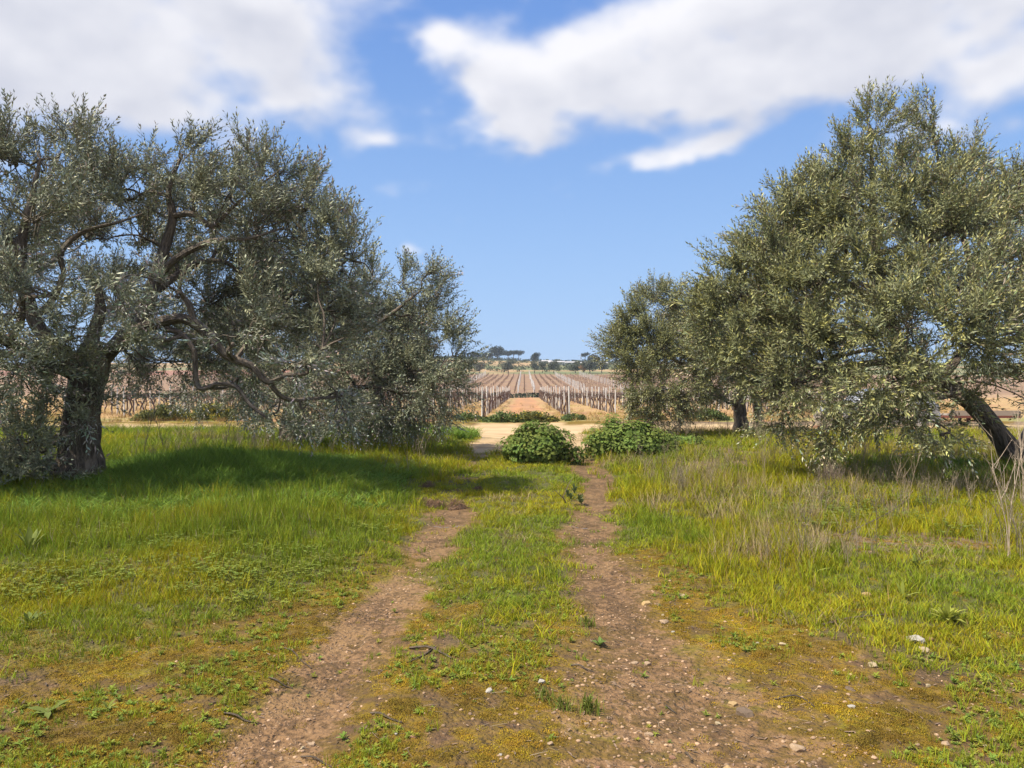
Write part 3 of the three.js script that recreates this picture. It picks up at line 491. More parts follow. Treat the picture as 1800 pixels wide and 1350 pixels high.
{
  const r = rng(900), rest = [[], [], [], [], []], all = [];
  rows.forEach((off, k) => {
    const z0 = -37.6 - (off > 0 ? clamp((off - 2) * 2.2, 0, 7) : clamp((-off - 2) * 0.15, 0, 1));
    for (let d = -z0, n = 0; d < 112; d += 1.25, n++) {
      const x = laneX(-d) + off;
      if (n % 4 === 0) { const p = solo('vineyard_post', postGeo, postMat, [0, 0, 0], `pale trellis post, ${ordinal(n / 4 + 1)} from the road in the ${rowWord(k)}`, 'post', 'trellis posts in ' + rowWord(k)); p.position.copy(at0(x, -d)); p.rotation.set((r() - 0.5) * 0.07, r() * 3, (r() - 0.5) * 0.07); p.scale.y = 0.94 + 0.12 * r(); }
      if (r() < 0.06) continue;
      all.push({ x: x + (r() - 0.5) * 0.1, z: -d - 0.5 - 0.2 * r(), d, k, n, v: Math.floor(r() * 5), roll: (r() < 0.5 ? 0 : Math.PI) + (r() - 0.5) * 0.5, s: 0.92 + 0.25 * r(), vis: d + Math.abs(x) * 0.35 });
    }
  });
  all.sort((a, b) => a.vis - b.vis);
  all.forEach((v, i) => {
    const p = at0(v.x, v.z);
    if (i < 290) {
      const first = v.n === 0 && (v.k === 8 || v.k === 9);
      const o = thing('grape_vine', [p.x, p.y, p.z], first ? `dark gnarled vine by the road, ending the ${rowWord(v.k)}` : `bare vine, ${ordinal(v.n + 1)} from the road in the ${rowWord(v.k)}`, 'vine', first ? undefined : 'bare vines in ' + rowWord(v.k));
      o.rotation.y = v.roll; o.scale.setScalar(first ? 1.25 : v.s); part(o, 'stock', vines[v.v], vineMat); part(o, 'stake', stakeShift, stakeMat);
    } else rest[v.v].push({ p, roll: v.roll, s: v.s });
  });
  const g = new THREE.Group(); g.name = 'distant_vines'; tag(g, 'mass of far bare vines toward the back of the trellised vineyard', 'vines', null, 'stuff'); scene.add(g);
  rest.forEach((l, k) => copies(g, 'vines', vines[k], vineMat, l));
  rows.forEach((off, k) => {                             // trellis wires
    const m = new MB(); for (const h of [0.85, 1.25]) { const a = at0(laneX(-40) + off, -44.6, h), b = at0(laneX(-111) + off, -111, h); m.tube([a, b], [0.005, 0.005], 3, { cap: false }); }
    const w = part(scene, numbered('trellis_wire'), m.geo(), stakeMat); tag(w, `thin trellis wires along the ${rowWord(k)}`, 'wire', 'trellis wires');
  });
}
// ---------------------------------------------------------------- the vineyard on the slope, the hedge and the trees of the rise
{
  const r = rng(910), lists = [[], [], []], posts = [], slope = [1, 2, 3].map((k) => vineGeo(520 + k));
  for (let row = -75; row <= 75; row++) for (let d = 133; d < 264; d += 1.7) {
    const x = laneX(-d) + row * 1.75 + (r() - 0.5) * 0.2; if (Math.abs(x) > d * 0.42 || r() < 0.12) continue;
    lists[Math.floor(r() * 3)].push({ p: at0(x, -d + (r() - 0.5) * 0.5), roll: (r() - 0.5) * 0.6, s: V(0.8, 0.55 + 0.25 * r(), 0.95) });
  }
  const g = new THREE.Group(); g.name = 'slope_vines'; tag(g, 'long rows of low bare vines on the brown slope', 'vines', null, 'stuff'); scene.add(g);
  lists.forEach((l, k) => copies(g, 'vines', slope[k], slopeMat, l));
  for (const [row, s] of [[-4.5, 1], [-0.4, 1], [0.6, 1], [3.6, 1], [6.5, 1], [-9, 0]]) for (let d = 134; d < 262; d += 3.2) posts.push({ p: at0(laneX(-d) + row * 2.9 + (r() - 0.5) * 0.2, -d), roll: 0, s: V(1.5, 0.85 + 0.2 * r(), 1.5) });
  const pg = copies(scene, 'slope_posts', postGeo, postMat, posts); tag(pg, 'pale posts lining a few rows on the far slope', 'posts', null, 'stuff');
}
function clumpGeo(seed, n, size, col, spread = 1, flat = 0) {          // a cloud of small leafy faces round the origin
  const r = rng(seed), m = new MB();
  for (let k = 0; k < n; k++) {
    const p = dirRand(r).multiplyScalar(Math.cbrt(r()) * spread), d = dirRand(r), s = V(0, 0, 0).crossVectors(d, dirRand(r)).normalize(), L = size * (0.6 + 0.8 * r()), w = L * 0.4; p.y *= 1 - flat; const v = 0.7 + 0.6 * r(), c = col.map((x) => x * v);
    const a = m.v(p.x, p.y, p.z, c), b = m.v(p.x + d.x * L * 0.5 + s.x * w, p.y + d.y * L * 0.5 + s.y * w, p.z + d.z * L * 0.5 + s.z * w, c), e = m.v(p.x + d.x * L, p.y + d.y * L, p.z + d.z * L, c), f = m.v(p.x + d.x * L * 0.5 - s.x * w, p.y + d.y * L * 0.5 - s.y * w, p.z + d.z * L * 0.5 - s.z * w, c);
    m.q(a, b, e, f);
  }
  return m.geo();
}
const farLeaf = new THREE.MeshStandardMaterial({ vertexColors: true, roughness: 0.8, side: THREE.DoubleSide });
function farTree(name, label, category, x, d, h, w, { kind = 'round', col = [0.06, 0.075, 0.035], trunkH = 0.35, seed = 1, group } = {}) {
  const r = rng(seed), p = at0(x, -d), o = thing(name, [p.x, p.y, p.z], label, category, group), lobes = [];
  const tr = new MB(); const hub = V(0, h * trunkH, 0); tr.tube([V(0, -0.4, 0), V((r() - 0.5) * 0.1 * h, h * trunkH * 0.6, 0), hub], [h * 0.045, h * 0.032, h * 0.026], 6, { bark: 0.3, seed });
  const n = kind === 'round' ? 11 : 7;
  for (let k = 0; k < n; k++) {
    const a = k * 2.4 + r(), f = Math.sqrt((k + 0.5) / n), cy = kind === 'pine' ? h * (0.66 + 0.26 * r()) : h * (trunkH + (1 - trunkH) * (0.18 + 0.62 * r())), fall = kind === 'pine' ? 1 : Math.sqrt(Math.max(0.15, 1 - ((cy / h - 0.55) / 0.5) ** 2));
    const c = V(Math.cos(a) * f * w * 0.36 * fall, cy, Math.sin(a) * f * w * 0.36 * fall); lobes.push(c);
    tr.tube([hub, hub.clone().lerp(c, 0.5).add(V(0, 0.05 * h, 0)), c], [h * 0.018, h * 0.012, h * 0.006], 4);
  }
  const parts = lobes.map((c, k) => clumpGeo(seed * 31 + k, 150, w * 0.075, col, w * (0.19 + 0.07 * r()), kind === 'pine' ? 0.25 : 0.15).translate(c.x, c.y, c.z));
  part(o, 'trunk', tr.geo(), barkBrown); part(o, 'crown', mergeGeometries(parts), farLeaf, 'stuff'); return o;
}
const HX = (px, d) => (px - 900) / FOCAL * d;
[[762, 285, 4.5, 6, 'at the left end of the slope rows'], [843, 280, 4.5, 6.5, 'left of the bare pale one above the slope rows'], [893, 282, 5.6, 6.4, 'second from the left above the slope rows'], [940, 285, 5.4, 4.8, 'darker, left of the close pair above the slope rows'], [953, 290, 4.6, 4.2, 'smaller, right of the close pair above the slope rows'], [974, 280, 4.8, 6.4, 'broad and alone right of the pair above the slope rows'], [1012, 285, 4.6, 7.0, 'flat topped, beside the orange bush'], [1036, 278, 6.0, 8.0, 'largest of the right hand row above the slope'], [1058, 282, 5.4, 7, 'partly hidden behind the right olive crown'], [1100, 285, 5, 7, 'hidden behind the right olive']].forEach(([px, d, h, w, where], k) => farTree('hillside_olive', `small hillside olive, ${where}`, 'tree', HX(px, d), d, h * 0.9, w * 0.74, { seed: 60 + k, col: k === 1 ? [0.13, 0.12, 0.075] : [0.085, 0.095, 0.055], trunkH: 0.22, group: 'olives along the top of the slope vineyard' }));
farTree('shrub', 'rounded orange tan bush between the hillside olives', 'bush', HX(1026, 280), 280, 3.2, 3.6, { seed: 71, col: [0.33, 0.20, 0.09], trunkH: 0.1 });
[[874, 480, 11.5, 12, 'round', 'largest dark evergreen on the skyline'], [862, 490, 9, 6, 'round', 'narrower dark tree just left of the largest skyline tree'], [851, 500, 6, 6, 'round', 'low bushy tree left of the tall skyline trees'], [893, 495, 7.5, 9, 'pine', 'stone pine right beside the largest skyline tree'], [903, 500, 8, 8, 'pine', 'stone pine in the middle of the skyline pine group'], [912, 500, 8, 8, 'pine', 'stone pine rightmost of the skyline pine group'], [941, 420, 7.6, 6.6, 'round', 'lone upright tree near the middle of the skyline'], [1029, 520, 8.5, 7, 'pine', 'thin lone pine with bare trunk on the right skyline'], [1045, 500, 7, 8, 'round', 'bushy skyline tree beside the right olive crown'], [1038, 510, 6, 6, 'round', 'small skyline tree right of the thin lone pine'], [836, 520, 5, 9, 'round', 'low dark scrub tree at the left end of the skyline']].forEach(([px, d, h, w, kind, label], k) => farTree(kind === 'pine' ? 'stone_pine' : 'skyline_tree', label, 'tree', HX(px, d), d, h * 0.85, w * 0.85, { seed: 80 + k, kind, col: [0.035, 0.045, 0.028], trunkH: kind === 'pine' ? 0.5 : 0.18, group: 'trees on the skyline' }));
{ // hedge in the dip, scrub on the rise, low buildings
  const r = rng(77), cl = clumpGeo(41, 60, 0.28, [0.04, 0.055, 0.025], 0.8, 0.3), list = [], scrub = [];
  for (let x = -70; x < 70; x += 0.55) { const z = -119.5 + 1.2 * Math.sin(x * 0.2); list.push({ p: at0(x, z, 0.35), roll: r() * 6, s: 0.85 + 0.7 * r() }); }
  const m = copies(scene, 'hedge', cl, farLeaf, list); tag(m, 'dark green hedge line between the two vineyards', 'hedge', null, 'stuff');
  for (let k = 0; k < 520; k++) { const d = 300 + 210 * r(), x = (r() - 0.5) * d * 0.5; if (vn2(x * 0.03, d * 0.03) < 0.45) continue; const v = 0.8 + 0.9 * r(); scrub.push({ p: at0(x, -d, 0.5), roll: r() * 6, s: 1.2 + 1.7 * r(), c: [v * 1.3, v * 1.15, v] }); }
  for (let k = 0; k < 420; k++) { const x = (r() - 0.5) * 420; scrub.push({ p: at0(x, -505 - 60 * r(), 0.5), roll: r() * 6, s: 1.6 + 1.9 * r(), c: [1, 1, 1.1] }); }
  tag(copies(scene, 'scrub', cl, farLeaf, scrub), 'scattered dark scrub over the rise and along the skyline', 'scrub', null, 'stuff');
  const white = new THREE.MeshStandardMaterial({ color: rgb(0.55, 0.54, 0.52), roughness: 0.7 }), roofM = new THREE.MeshStandardMaterial({ color: rgb(0.45, 0.43, 0.42), roughness: 0.8 }), gap = new THREE.MeshStandardMaterial({ color: rgb(0.08, 0.08, 0.09), roughness: 0.4 });
  [[978, 392, 8, 1.5, 'whitest and leftmost'], [1000, 410, 9, 1.2, 'middle, long'], [1042, 400, 15, 1.5, 'longest, at the right by the olive crown'], [958, 420, 7, 1.2, 'small, behind the lone skyline tree']].forEach(([px, d, w, h, where]) => {
    const p = at0(HX(px, d), -d), o = thing('farm_building', [p.x, p.y - 0.3, p.z], `low pale farm shed on the rise, ${where}`, 'shed', 'pale sheds below the skyline');
    part(o, 'wall', new MB().box(-w / 2, w / 2, 0, h, -3, 3).geo(), white);
    const f = new MB(); const s = V; f.tube([V(-w / 2 - 0.2, h + 0.25, -3.2), V(w / 2 + 0.2, h + 0.25, -3.2)], [0.05, 0.05], 4); const a = f.v(-w / 2 - 0.2, h + 0.01, 3.3), b = f.v(w / 2 + 0.2, h + 0.01, 3.3), c = f.v(w / 2 + 0.2, h + 0.7, 0), e = f.v(-w / 2 - 0.2, h + 0.7, 0), g = f.v(-w / 2 - 0.2, h + 0.01, -3.3), q = f.v(w / 2 + 0.2, h + 0.01, -3.3); f.q(a, b, c, e); f.q(e, c, q, g); f.t(a, e, g); f.t(b, q, c);
    part(o, 'roof', f.geo(), roofM); part(o, 'doorway', new MB().box(-0.9, 0.9, 0.05, h * 0.8, 2.9, 3.03).geo(), gap);
  });
  // lattice mast
  const p = at0(HX(1021.5, 560), -560), o = thing('lattice_mast', [p.x, p.y, p.z], 'thin grey lattice mast left of the lone skyline pine', 'mast'), steel = new THREE.MeshStandardMaterial({ color: rgb(0.25, 0.26, 0.28), roughness: 0.6 }), mm = new MB();
  for (const [a, b] of [[-1, -1], [1, -1], [1, 1], [-1, 1]]) mm.tube([V(a, 0, b), V(a * 0.15, 8, b * 0.15)], [0.09, 0.06], 4);
  part(o, 'frame', mm.geo(), steel); const bb = new MB(); for (let k = 1; k < 6; k++) { const y = k * 1.35, w = 1 - 0.85 * y / 8; bb.tube([V(-w, y, w), V(w, y - 1, w)], [0.05, 0.05], 4); bb.tube([V(w, y, w), V(-w, y - 1, w)], [0.05, 0.05], 4); } part(o, 'bracing', bb.geo(), steel); part(o, 'cross_arm', new MB().tube([V(-2.2, 7, 0), V(2.2, 7, 0)], [0.08, 0.08], 4).geo(), steel);
}
// ---------------------------------------------------------------- grass and low weeds
const grassMat = new THREE.MeshPhysicalMaterial({ vertexColors: true, roughness: 0.8, side: THREE.DoubleSide, transmission: 0.35, thickness: 0, specularIntensity: 0.18 });
const dryMat = new THREE.MeshStandardMaterial({ vertexColors: true, roughness: 0.9, side: THREE.DoubleSide });
function tuft(seed, { blades = 16, h = 0.1, spread = 0.05, w = 0.0035, lean = 0.6, col = [0.300, 0.348, 0.024], vary = 0.6, dry = 0.08, seg = 3 }) {
  const r = rng(seed), m = new MB();
  for (let k = 0; k < blades; k++) {
    const a = r() * 6.283, rad = spread * Math.sqrt(r()), x = Math.cos(a) * rad, z = Math.sin(a) * rad, d = r() * 6.283, L = h * (0.5 + 0.7 * r()), out = lean * (0.3 + r()), tw = r() * 6.283, ww = w * (0.7 + 0.6 * r());
    const v = 1 - vary / 2 + vary * r(), isDry = r() < dry, c = isDry ? [0.30 * v, 0.23 * v, 0.11 * v] : [col[0] * v * (0.85 + 0.4 * r()), col[1] * v, col[2] * v];
    let pl = -1, pr = -1;
    for (let s = 0; s <= seg; s++) {
      const t = s / seg, b = out * t * t * L * 0.75, px = x + Math.cos(d) * b, pz = z + Math.sin(d) * b, y = L * (t - 0.22 * out * t * t) - 0.01 * (1 - t), hw = ww * (1 - Math.pow(t, 2.2)) ;
      if (s === seg) { const e = m.v(px, y, pz, c); m.t(pl, pr, e); } else { const l = m.v(px - Math.cos(tw) * hw, y, pz - Math.sin(tw) * hw, c), q = m.v(px + Math.cos(tw) * hw, y, pz + Math.sin(tw) * hw, c); if (s) m.q(pl, pr, q, l); pl = l; pr = q; }
    }
  }
  return m.geo();
}
function leafBlade(m, o, d, n, L, w, c, { seg = 3, cup = 0.1, droop = 0.2, shape = 1 } = {}) {   // a broad leaf: centre vein lower than the margins, tip drooping
  const s = V(0, 0, 0).crossVectors(d, n).normalize(), rows = [];
  for (let k = 0; k <= seg; k++) { const t = k / seg, hw = w * 0.5 * Math.pow(Math.sin(Math.PI * clamp(Math.pow(t, shape) * 0.94 + 0.05)), 0.75), dy = -droop * t * t * L; const P = (b, h) => m.v(o.x + d.x * t * L + s.x * b + n.x * h, o.y + d.y * t * L + s.y * b + n.y * h + dy, o.z + d.z * t * L + s.z * b + n.z * h, c); rows.push([P(-hw, cup * hw), P(0, 0), P(hw, cup * hw)]); }
  for (let k = 0; k < seg; k++) { const a = rows[k], b = rows[k + 1]; m.q(a[0], a[1], b[1], b[0]); m.q(a[1], a[2], b[2], b[1]); }
}
function rosette(seed, { leaves = 9, L = 0.06, w = 0.018, rise = 0.35, col = [0.11, 0.16, 0.035], shape = 1.2, vary = 0.4, stem = 0 }) {
  const r = rng(seed), m = new MB();
  for (let k = 0; k < leaves; k++) {
    const az = k * 2.4 + (r() - 0.5) * 0.6, up = rise * (0.4 + 1.1 * r()) + (k / leaves) * rise * 0.6, d = V(Math.cos(az) * Math.cos(up), Math.sin(up), Math.sin(az) * Math.cos(up)), n = V(-Math.cos(az) * Math.sin(up), Math.cos(up), -Math.sin(az) * Math.sin(up)), v = 1 - vary / 2 + vary * r();
    leafBlade(m, V(0, 0.004 + stem * (k / leaves), 0), d, n, L * (0.6 + 0.6 * r()), w * (0.75 + 0.5 * r()), col.map((c) => c * v), { shape, droop: 0.15 + 0.3 * r(), cup: 0.25 });
  }
  return m.geo();
}
function clover(seed, { stems = 9, h = 0.07, leaf = 0.015, spread = 0.07, col = [0.20, 0.245, 0.032] }) {
  const r = rng(seed), m = new MB();
  for (let k = 0; k < stems; k++) {
    const a = r() * 6.283, rad = spread * Math.sqrt(r()), y = h * (0.5 + 0.6 * r()), b = V(Math.cos(a) * rad * 0.6, 0, Math.sin(a) * rad * 0.6), e = V(Math.cos(a) * rad * 1.3, y, Math.sin(a) * rad * 1.3), v = 0.8 + 0.45 * r(), c = col.map((x) => x * v);
    m.tube([b, e], [0.0012, 0.001], 3, { color: c, cap: false }); const t0 = r() * 6;
    for (let q = 0; q < 3; q++) { const az = t0 + q * 2.09, d = V(Math.cos(az), 0.15 + 0.3 * (r() - 0.5), Math.sin(az)).normalize(); leafBlade(m, e, d, V(-d.x * d.y, 1, -d.z * d.y).normalize(), leaf, leaf * 0.95, c, { seg: 2, shape: 1.6, droop: 0.1 }); }
  }
  return m.geo();
}
function stalk(seed, { h = 0.5, n = 3, col = [0.24, 0.19, 0.13], branch = 5, w = 0.0022, spread = 0.25 }) {   // dry branching weed stalks
  const r = rng(seed), m = new MB();
  for (let k = 0; k < n; k++) {
    const a = r() * 6.283, L = h * (0.6 + 0.5 * r()), lean = spread * (0.3 + r()), v = 0.7 + 0.6 * r(), c = col.map((x) => x * v), P = (t) => V(Math.cos(a) * lean * L * t * t + (k - n / 2) * 0.012, L * t, Math.sin(a) * lean * L * t * t);
    m.tube([P(0), P(0.35), P(0.7), P(1)], [w, w * 0.85, w * 0.65, w * 0.35], 3, { color: c, cap: false });
    for (let b = 0; b < branch; b++) { const t = 0.35 + 0.6 * r(), o = P(t), e = o.clone().add(V(r() - 0.5, 0.5 + 0.6 * r(), r() - 0.5).multiplyScalar(L * 0.26)); m.tube([o, o.clone().lerp(e, 0.5).add(V(0, -0.01, 0)), e], [w * 0.6, w * 0.5, w * 0.3], 3, { color: c, cap: false }); if (r() < 0.6) { const s = 0.006 + 0.004 * r(); for (let q = 0; q < 4; q++) { const dd = dirRand(r).multiplyScalar(s * 1.6); const x1 = m.v(e.x, e.y, e.z, c), x2 = m.v(e.x + dd.x, e.y + Math.abs(dd.y), e.z + dd.z, c), x3 = m.v(e.x + dd.z * 0.5, e.y + Math.abs(dd.y) * 0.8, e.z - dd.x * 0.5, c); m.t(x1, x2, x3); } } }
  }
  return m.geo();
}
const shortT = [1, 2, 3, 4].map((k) => tuft(600 + k, { h: 0.085, blades: 18, spread: 0.055, w: 0.0026 }));
const midT = [1, 2, 3, 4].map((k) => tuft(610 + k, { h: 0.17, blades: 18, spread: 0.07, w: 0.0030, lean: 0.7 }));
const lushT = [1, 2, 3].map((k) => tuft(620 + k, { h: 0.42, blades: 26, spread: 0.10, w: 0.0078, lean: 1.15, col: [0.190, 0.310, 0.045], seg: 5, dry: 0.03 }));
const dryT = [1, 2, 3].map((k) => tuft(630 + k, { h: 0.20, blades: 13, spread: 0.06, w: 0.0019, lean: 0.75, col: [0.27, 0.21, 0.115], dry: 0.3 }));
const weedG = [1, 2, 3, 4].map((k) => rosette(640 + k, { leaves: 8 + k, L: 0.036, w: 0.010, rise: 0.6, col: [0.235, 0.285, 0.045], stem: 0.012 }));
const cloverG = [1, 2, 3].map((k) => clover(650 + k, {}));
const stalkG = [1, 2, 3, 4].map((k) => stalk(660 + k, {}));
const stuffOf = (name, label, category) => { const g = new THREE.Group(); g.name = name; tag(g, label, category, null, 'stuff'); scene.add(g); return g; };
const tall = (x, z) => {                                // height of the sward, relative
  const n = fbm(x * 0.9 + 20, z * 0.9, 3);
  let h = 0.45 + 0.9 * n;
  if (x < -1.3) h += smooth(-6, -9.5, z) * smooth(-1.3, -2.8, x) * (0.15 + 0.75 * n);
  if (x > 1.6) h += smooth(-7, -11, z) * 0.35;
  if (Math.abs(x - 0.1) < 1.3 && z > -14) h *= 0.62;
  return h * lerp(0.55, 1, smooth(-4, -8, z)) * lerp(0.45, 1.6, fbm(x * 2.6 + 12, z * 2.6, 3));
};
{
  const r = rng(1001), S = shortT.map(() => []), M = midT.map(() => []), L = lushT.map(() => []), D = dryT.map(() => []), N = shortT.length;
  // turf, thinning with distance as tufts widen
  const bands = [[-2.6, -6, 5.2, 300], [-6, -9, 7.5, 230], [-9, -13, 11, 120], [-13, -18, 14, 60], [-18, -27.5, 20, 30]];
  bands.forEach(([z0, z1, hw, per], bi) => {
    const n = Math.round((z0 - z1) * hw * 2 * per), wide = [1, 1.05, 1.35, 1.8, 2.5][bi];
    for (let k = 0; k < n; k++) {
      const x = (r() * 2 - 1) * hw, z = lerp(z0, z1, r()); if (Math.abs(x) > -z * 0.78 + 1.2) continue;
      const g = turf(x, z); if (r() > g * 1.05) continue;
      const h = tall(x, z), dryN = fbm(x * 0.7 + 50, z * 0.7 + 5, 3) + (x > 1.7 ? 0.09 : -0.12) + (z < -9 ? 0 : -0.03), hue = fbm(x * 0.45 + 70, z * 0.45, 3) * 0.6 + fbm(x * 2.1 + 7, z * 2.1, 3) * 0.4, v = 0.82 + 0.36 * r();
      const yel = smooth(0.34, 0.58, hue - (x < -1.4 ? 0.14 * smooth(-5.5, -8, z) : 0)); const c = [v * lerp(0.80, 1.22, yel), v * lerp(0.90, 1.04, yel), v * lerp(1.1, 0.8, yel)], p = at0(x, z);
      if (r() < smooth(0.52, 0.76, dryN) * 0.30) { D[Math.floor(r() * 3)].push({ p, roll: r() * 6.28, s: V(wide, h * (0.75 + 0.6 * r()), wide), c: [v, v, v] }); continue; }
      if (h > 1.15 ? r() < 0.6 : r() < 0.10) M[Math.floor(r() * N)].push({ p, roll: r() * 6.28, s: V(wide, clamp(h, 0.6, 1.9) * (0.6 + 0.6 * r()), wide), c });
      else S[Math.floor(r() * N)].push({ p, roll: r() * 6.28, s: V(wide, clamp(h, 0.5, 1.8) * (0.6 + 0.7 * r()), wide), c });
    }
  });
  // lush deep green grass in the shade of the left tree
  for (let k = 0; k < 3600; k++) { const a = r() * 6.28, q = Math.sqrt(-2 * Math.log(1 - r() * 0.98)), x = -4.5 + Math.cos(a) * q * 1.25, z = -12.6 + Math.sin(a) * q * 1.6; if (x > -1.7 || z > -8.2 || turf(x, z) < 0.4) continue; const e = Math.exp(-(((x + 4.9) / 1.7) ** 2) - ((z + 12.6) / 2.0) ** 2), v = 0.85 + 0.3 * r(); L[Math.floor(r() * 3)].push({ p: at0(x, z), roll: r() * 6.28, s: V(0.9, 0.40 + 1.05 * e * (0.6 + 0.5 * r()), 0.9), c: [v, v, v] }); }
  for (let k = 0; k < 420; k++) { const x = -6 + r() * 5, z = -23 - r() * 3.2; if (r() > turf(x, z)) continue; L[k % 3].push({ p: at0(x, z), roll: r() * 6.28, s: V(1.2, 0.6 + 0.4 * r(), 1.2), c: [1, 1, 1] }); }
  for (let k = 0; k < 260; k++) { const x = 5.5 + r() * 4.5, z = -11.5 - r() * 3; L[k % 3].push({ p: at0(x, z), roll: r() * 6.28, s: V(0.8, 0.45 + 0.35 * r(), 0.8), c: [1, 0.95, 1] }); }
  const g = stuffOf('grass', 'short green grass of the field and the strip between the wheel ruts', 'grass');
  S.forEach((l, k) => copies(g, 'blades', shortT[k], grassMat, l)); M.forEach((l, k) => copies(g, 'blades', midT[k], grassMat, l));
  const gl = stuffOf('tall_grass', 'tall lush dark green grass in the shade beside the left trunk', 'grass'); L.forEach((l, k) => copies(gl, 'blades', lushT[k], grassMat, l));
  const gd = stuffOf('dry_grass', 'thin straw coloured dead grass mixed through the field', 'grass'); D.forEach((l, k) => copies(gd, 'blades', dryT[k], dryMat, l));
  console.log('grass', [...S, ...M, ...L, ...D].reduce((a, l) => a + l.length, 0));
}
{
  const r = rng(1002), Wd = weedG.map(() => []), C = cloverG.map(() => []), St = stalkG.map(() => []), sp = shortT.map(() => []);
  for (let k = 0; k < 36000; k++) {                     // small leafy weeds on the mossy ground
    const z = -2.5 - 6.5 * Math.pow(r(), 1.25), x = (r() * 2 - 1) * (-z * 0.75 + 0.8), rt = ruts(x, z), g = turf(x, z), pn = fbm(x * 1.3 + 4, z * 1.3 + 60, 3) * 0.65 + fbm(x * 5 + 4, z * 5, 2) * 0.35;
    const left = x < -1.2 ? 0.06 : x > 1.2 ? -0.05 : 0.02; if (r() > smooth(0.43, 0.59, pn + left) * (1 - 0.97 * smooth(0.3, 0.6, rt)) * (1 - 0.6 * g)) continue;
    const v = 0.75 + 0.55 * r(), y = r(); Wd[Math.floor(r() * 4)].push({ p: at0(x, z, -0.004), roll: r() * 6.28, s: 0.45 + 0.75 * r() * r(), c: [v * lerp(0.8, 1.25, y), v, v * lerp(1.1, 0.7, y)] });
    if (r() < 0.25) sp[Math.floor(r() * 4)].push({ p: at0(x + (r() - 0.5) * 0.1, z + (r() - 0.5) * 0.1), roll: r() * 6.28, s: 0.35 + 0.4 * r(), c: [v, v, v] });
  }
  for (let k = 0; k < 4200; k++) { const z = -5.6 - 5 * r(), x = -8 + 6.8 * r(), pn = fbm(x * 0.8 + 33, z * 0.8, 3); if (r() > smooth(0.40, 0.72, pn * 0.6 + 0.4 * fbm(x * 2.8, z * 2.8 + 5, 3)) * turf(x, z)) continue; const v = 0.7 + 0.6 * r(); C[Math.floor(r() * 3)].push({ p: at0(x, z), roll: r() * 6.28, s: 0.55 + 0.8 * r(), c: [v * (0.85 + 0.3 * r()), v, v] }); }
  for (let k = 0; k < 1500; k++) { const z = -7.5 - 8 * r(), x = 3 + 6 * r(), pn = fbm(x * 0.8 + 33, z * 0.8 + 9, 3); if (r() > smooth(0.5, 0.6, pn)) continue; C[k % 3].push({ p: at0(x, z), roll: r() * 6.28, s: 1.0 + 1.0 * r(), c: [0.9, 0.95, 1] }); }
  for (let k = 0; k < 1500; k++) {                      // dry stalks, thick on the right and in a band behind the left tree
    const right = r() < 0.72, z = right ? -6.5 - 10 * r() : -13 - 9 * r(), x = right ? 2.2 + (-z * 0.62) * r() : -9 + 7.5 * r(); const pn = fbm(x * 0.8 + 13, z * 0.8 + 4, 3); if (r() > smooth(0.42, 0.62, pn)) continue;
    const v = 0.6 + 0.7 * r(); St[Math.floor(r() * 4)].push({ p: at0(x, z), roll: r() * 6.28, s: (right ? 0.55 : 0.8) + 0.6 * r(), c: [v, v, v] });
  }
  for (let k = 0; k < 160; k++) { const z = -19 - 6 * r(), x = r() < 0.5 ? 4 + 9 * r() : -8 + 6 * r(); St[k % 4].push({ p: at0(x, z), roll: r() * 6.28, s: 1.0 + 0.9 * r(), c: [0.8, 0.8, 0.8] }); }
  const g = stuffOf('ground_weeds', 'tiny leafy weeds scattered over the mossy bare ground', 'weeds'); Wd.forEach((l, k) => copies(g, 'leaves', weedG[k], grassMat, l)); sp.forEach((l, k) => copies(g, 'blades', shortT[k], grassMat, l));
  const gc = stuffOf('clover', 'bright clover leaves spreading through the grass', 'clover'); C.forEach((l, k) => copies(gc, 'leaves', cloverG[k], grassMat, l));
  const gs = stuffOf('dry_stalks', 'thin brown dried weed stalks standing in the grass', 'weeds'); St.forEach((l, k) => copies(gs, 'stems', stalkG[k], dryMat, l));
  const Mo = [[], [], []], mossG = [1, 2, 3].map((k) => { const q = rng(670 + k), m = new MB(); for (let i = 0; i < 110; i++) { const a = q() * 6.283, ra = 0.034 * Math.sqrt(q()), d = dirRand(q), L = 0.003 + 0.0045 * q(), v = 0.45 + 0.95 * q(), c = [0.255 * v, 0.160 * v, 0.004 * v], x = Math.cos(a) * ra, z = Math.sin(a) * ra, y = -0.002 + 0.006 * (1 - (ra / 0.034) ** 2); d.y = 0.3 + 0.7 * Math.abs(d.y); const s = V(-d.z, 0, d.x).normalize().multiplyScalar(0.0014); m.t(m.v(x - s.x, y, z - s.z, c), m.v(x + s.x, y, z + s.z, c), m.v(x + d.x * L, y + d.y * L, z + d.z * L, c)); } return m.geo(); });
  for (let k = 0; k < 42000; k++) { const z = -2.4 - 6 * Math.pow(r(), 1.5), x = (r() * 2 - 1) * (-z * 0.72 + 0.6), rt = ruts(x, z), pn = fbm(x * 0.8 + 3, z * 0.8, 4) * 0.35 + fbm(x * 2.7 + 1, z * 2.7 + 40, 4) * 0.55 + (fbm(x * 9 + 7, z * 9, 2) - 0.5) * 0.45; if (r() > smooth(0.32, 0.50, pn) * (1 - 0.97 * smooth(0.3, 0.7, rt)) * (1 - 0.7 * turf(x, z))) continue; const v = lerp(0.2, 1.6, fbm(x * 3.1 + 8, z * 3.1, 3)) * (0.75 + 0.5 * r()), w = r(); Mo[k % 3].push({ p: at0(x, z), roll: r() * 6.28, s: 0.6 + 0.9 * r(), c: [v, v * lerp(0.85, 1.2, w), v] }); }
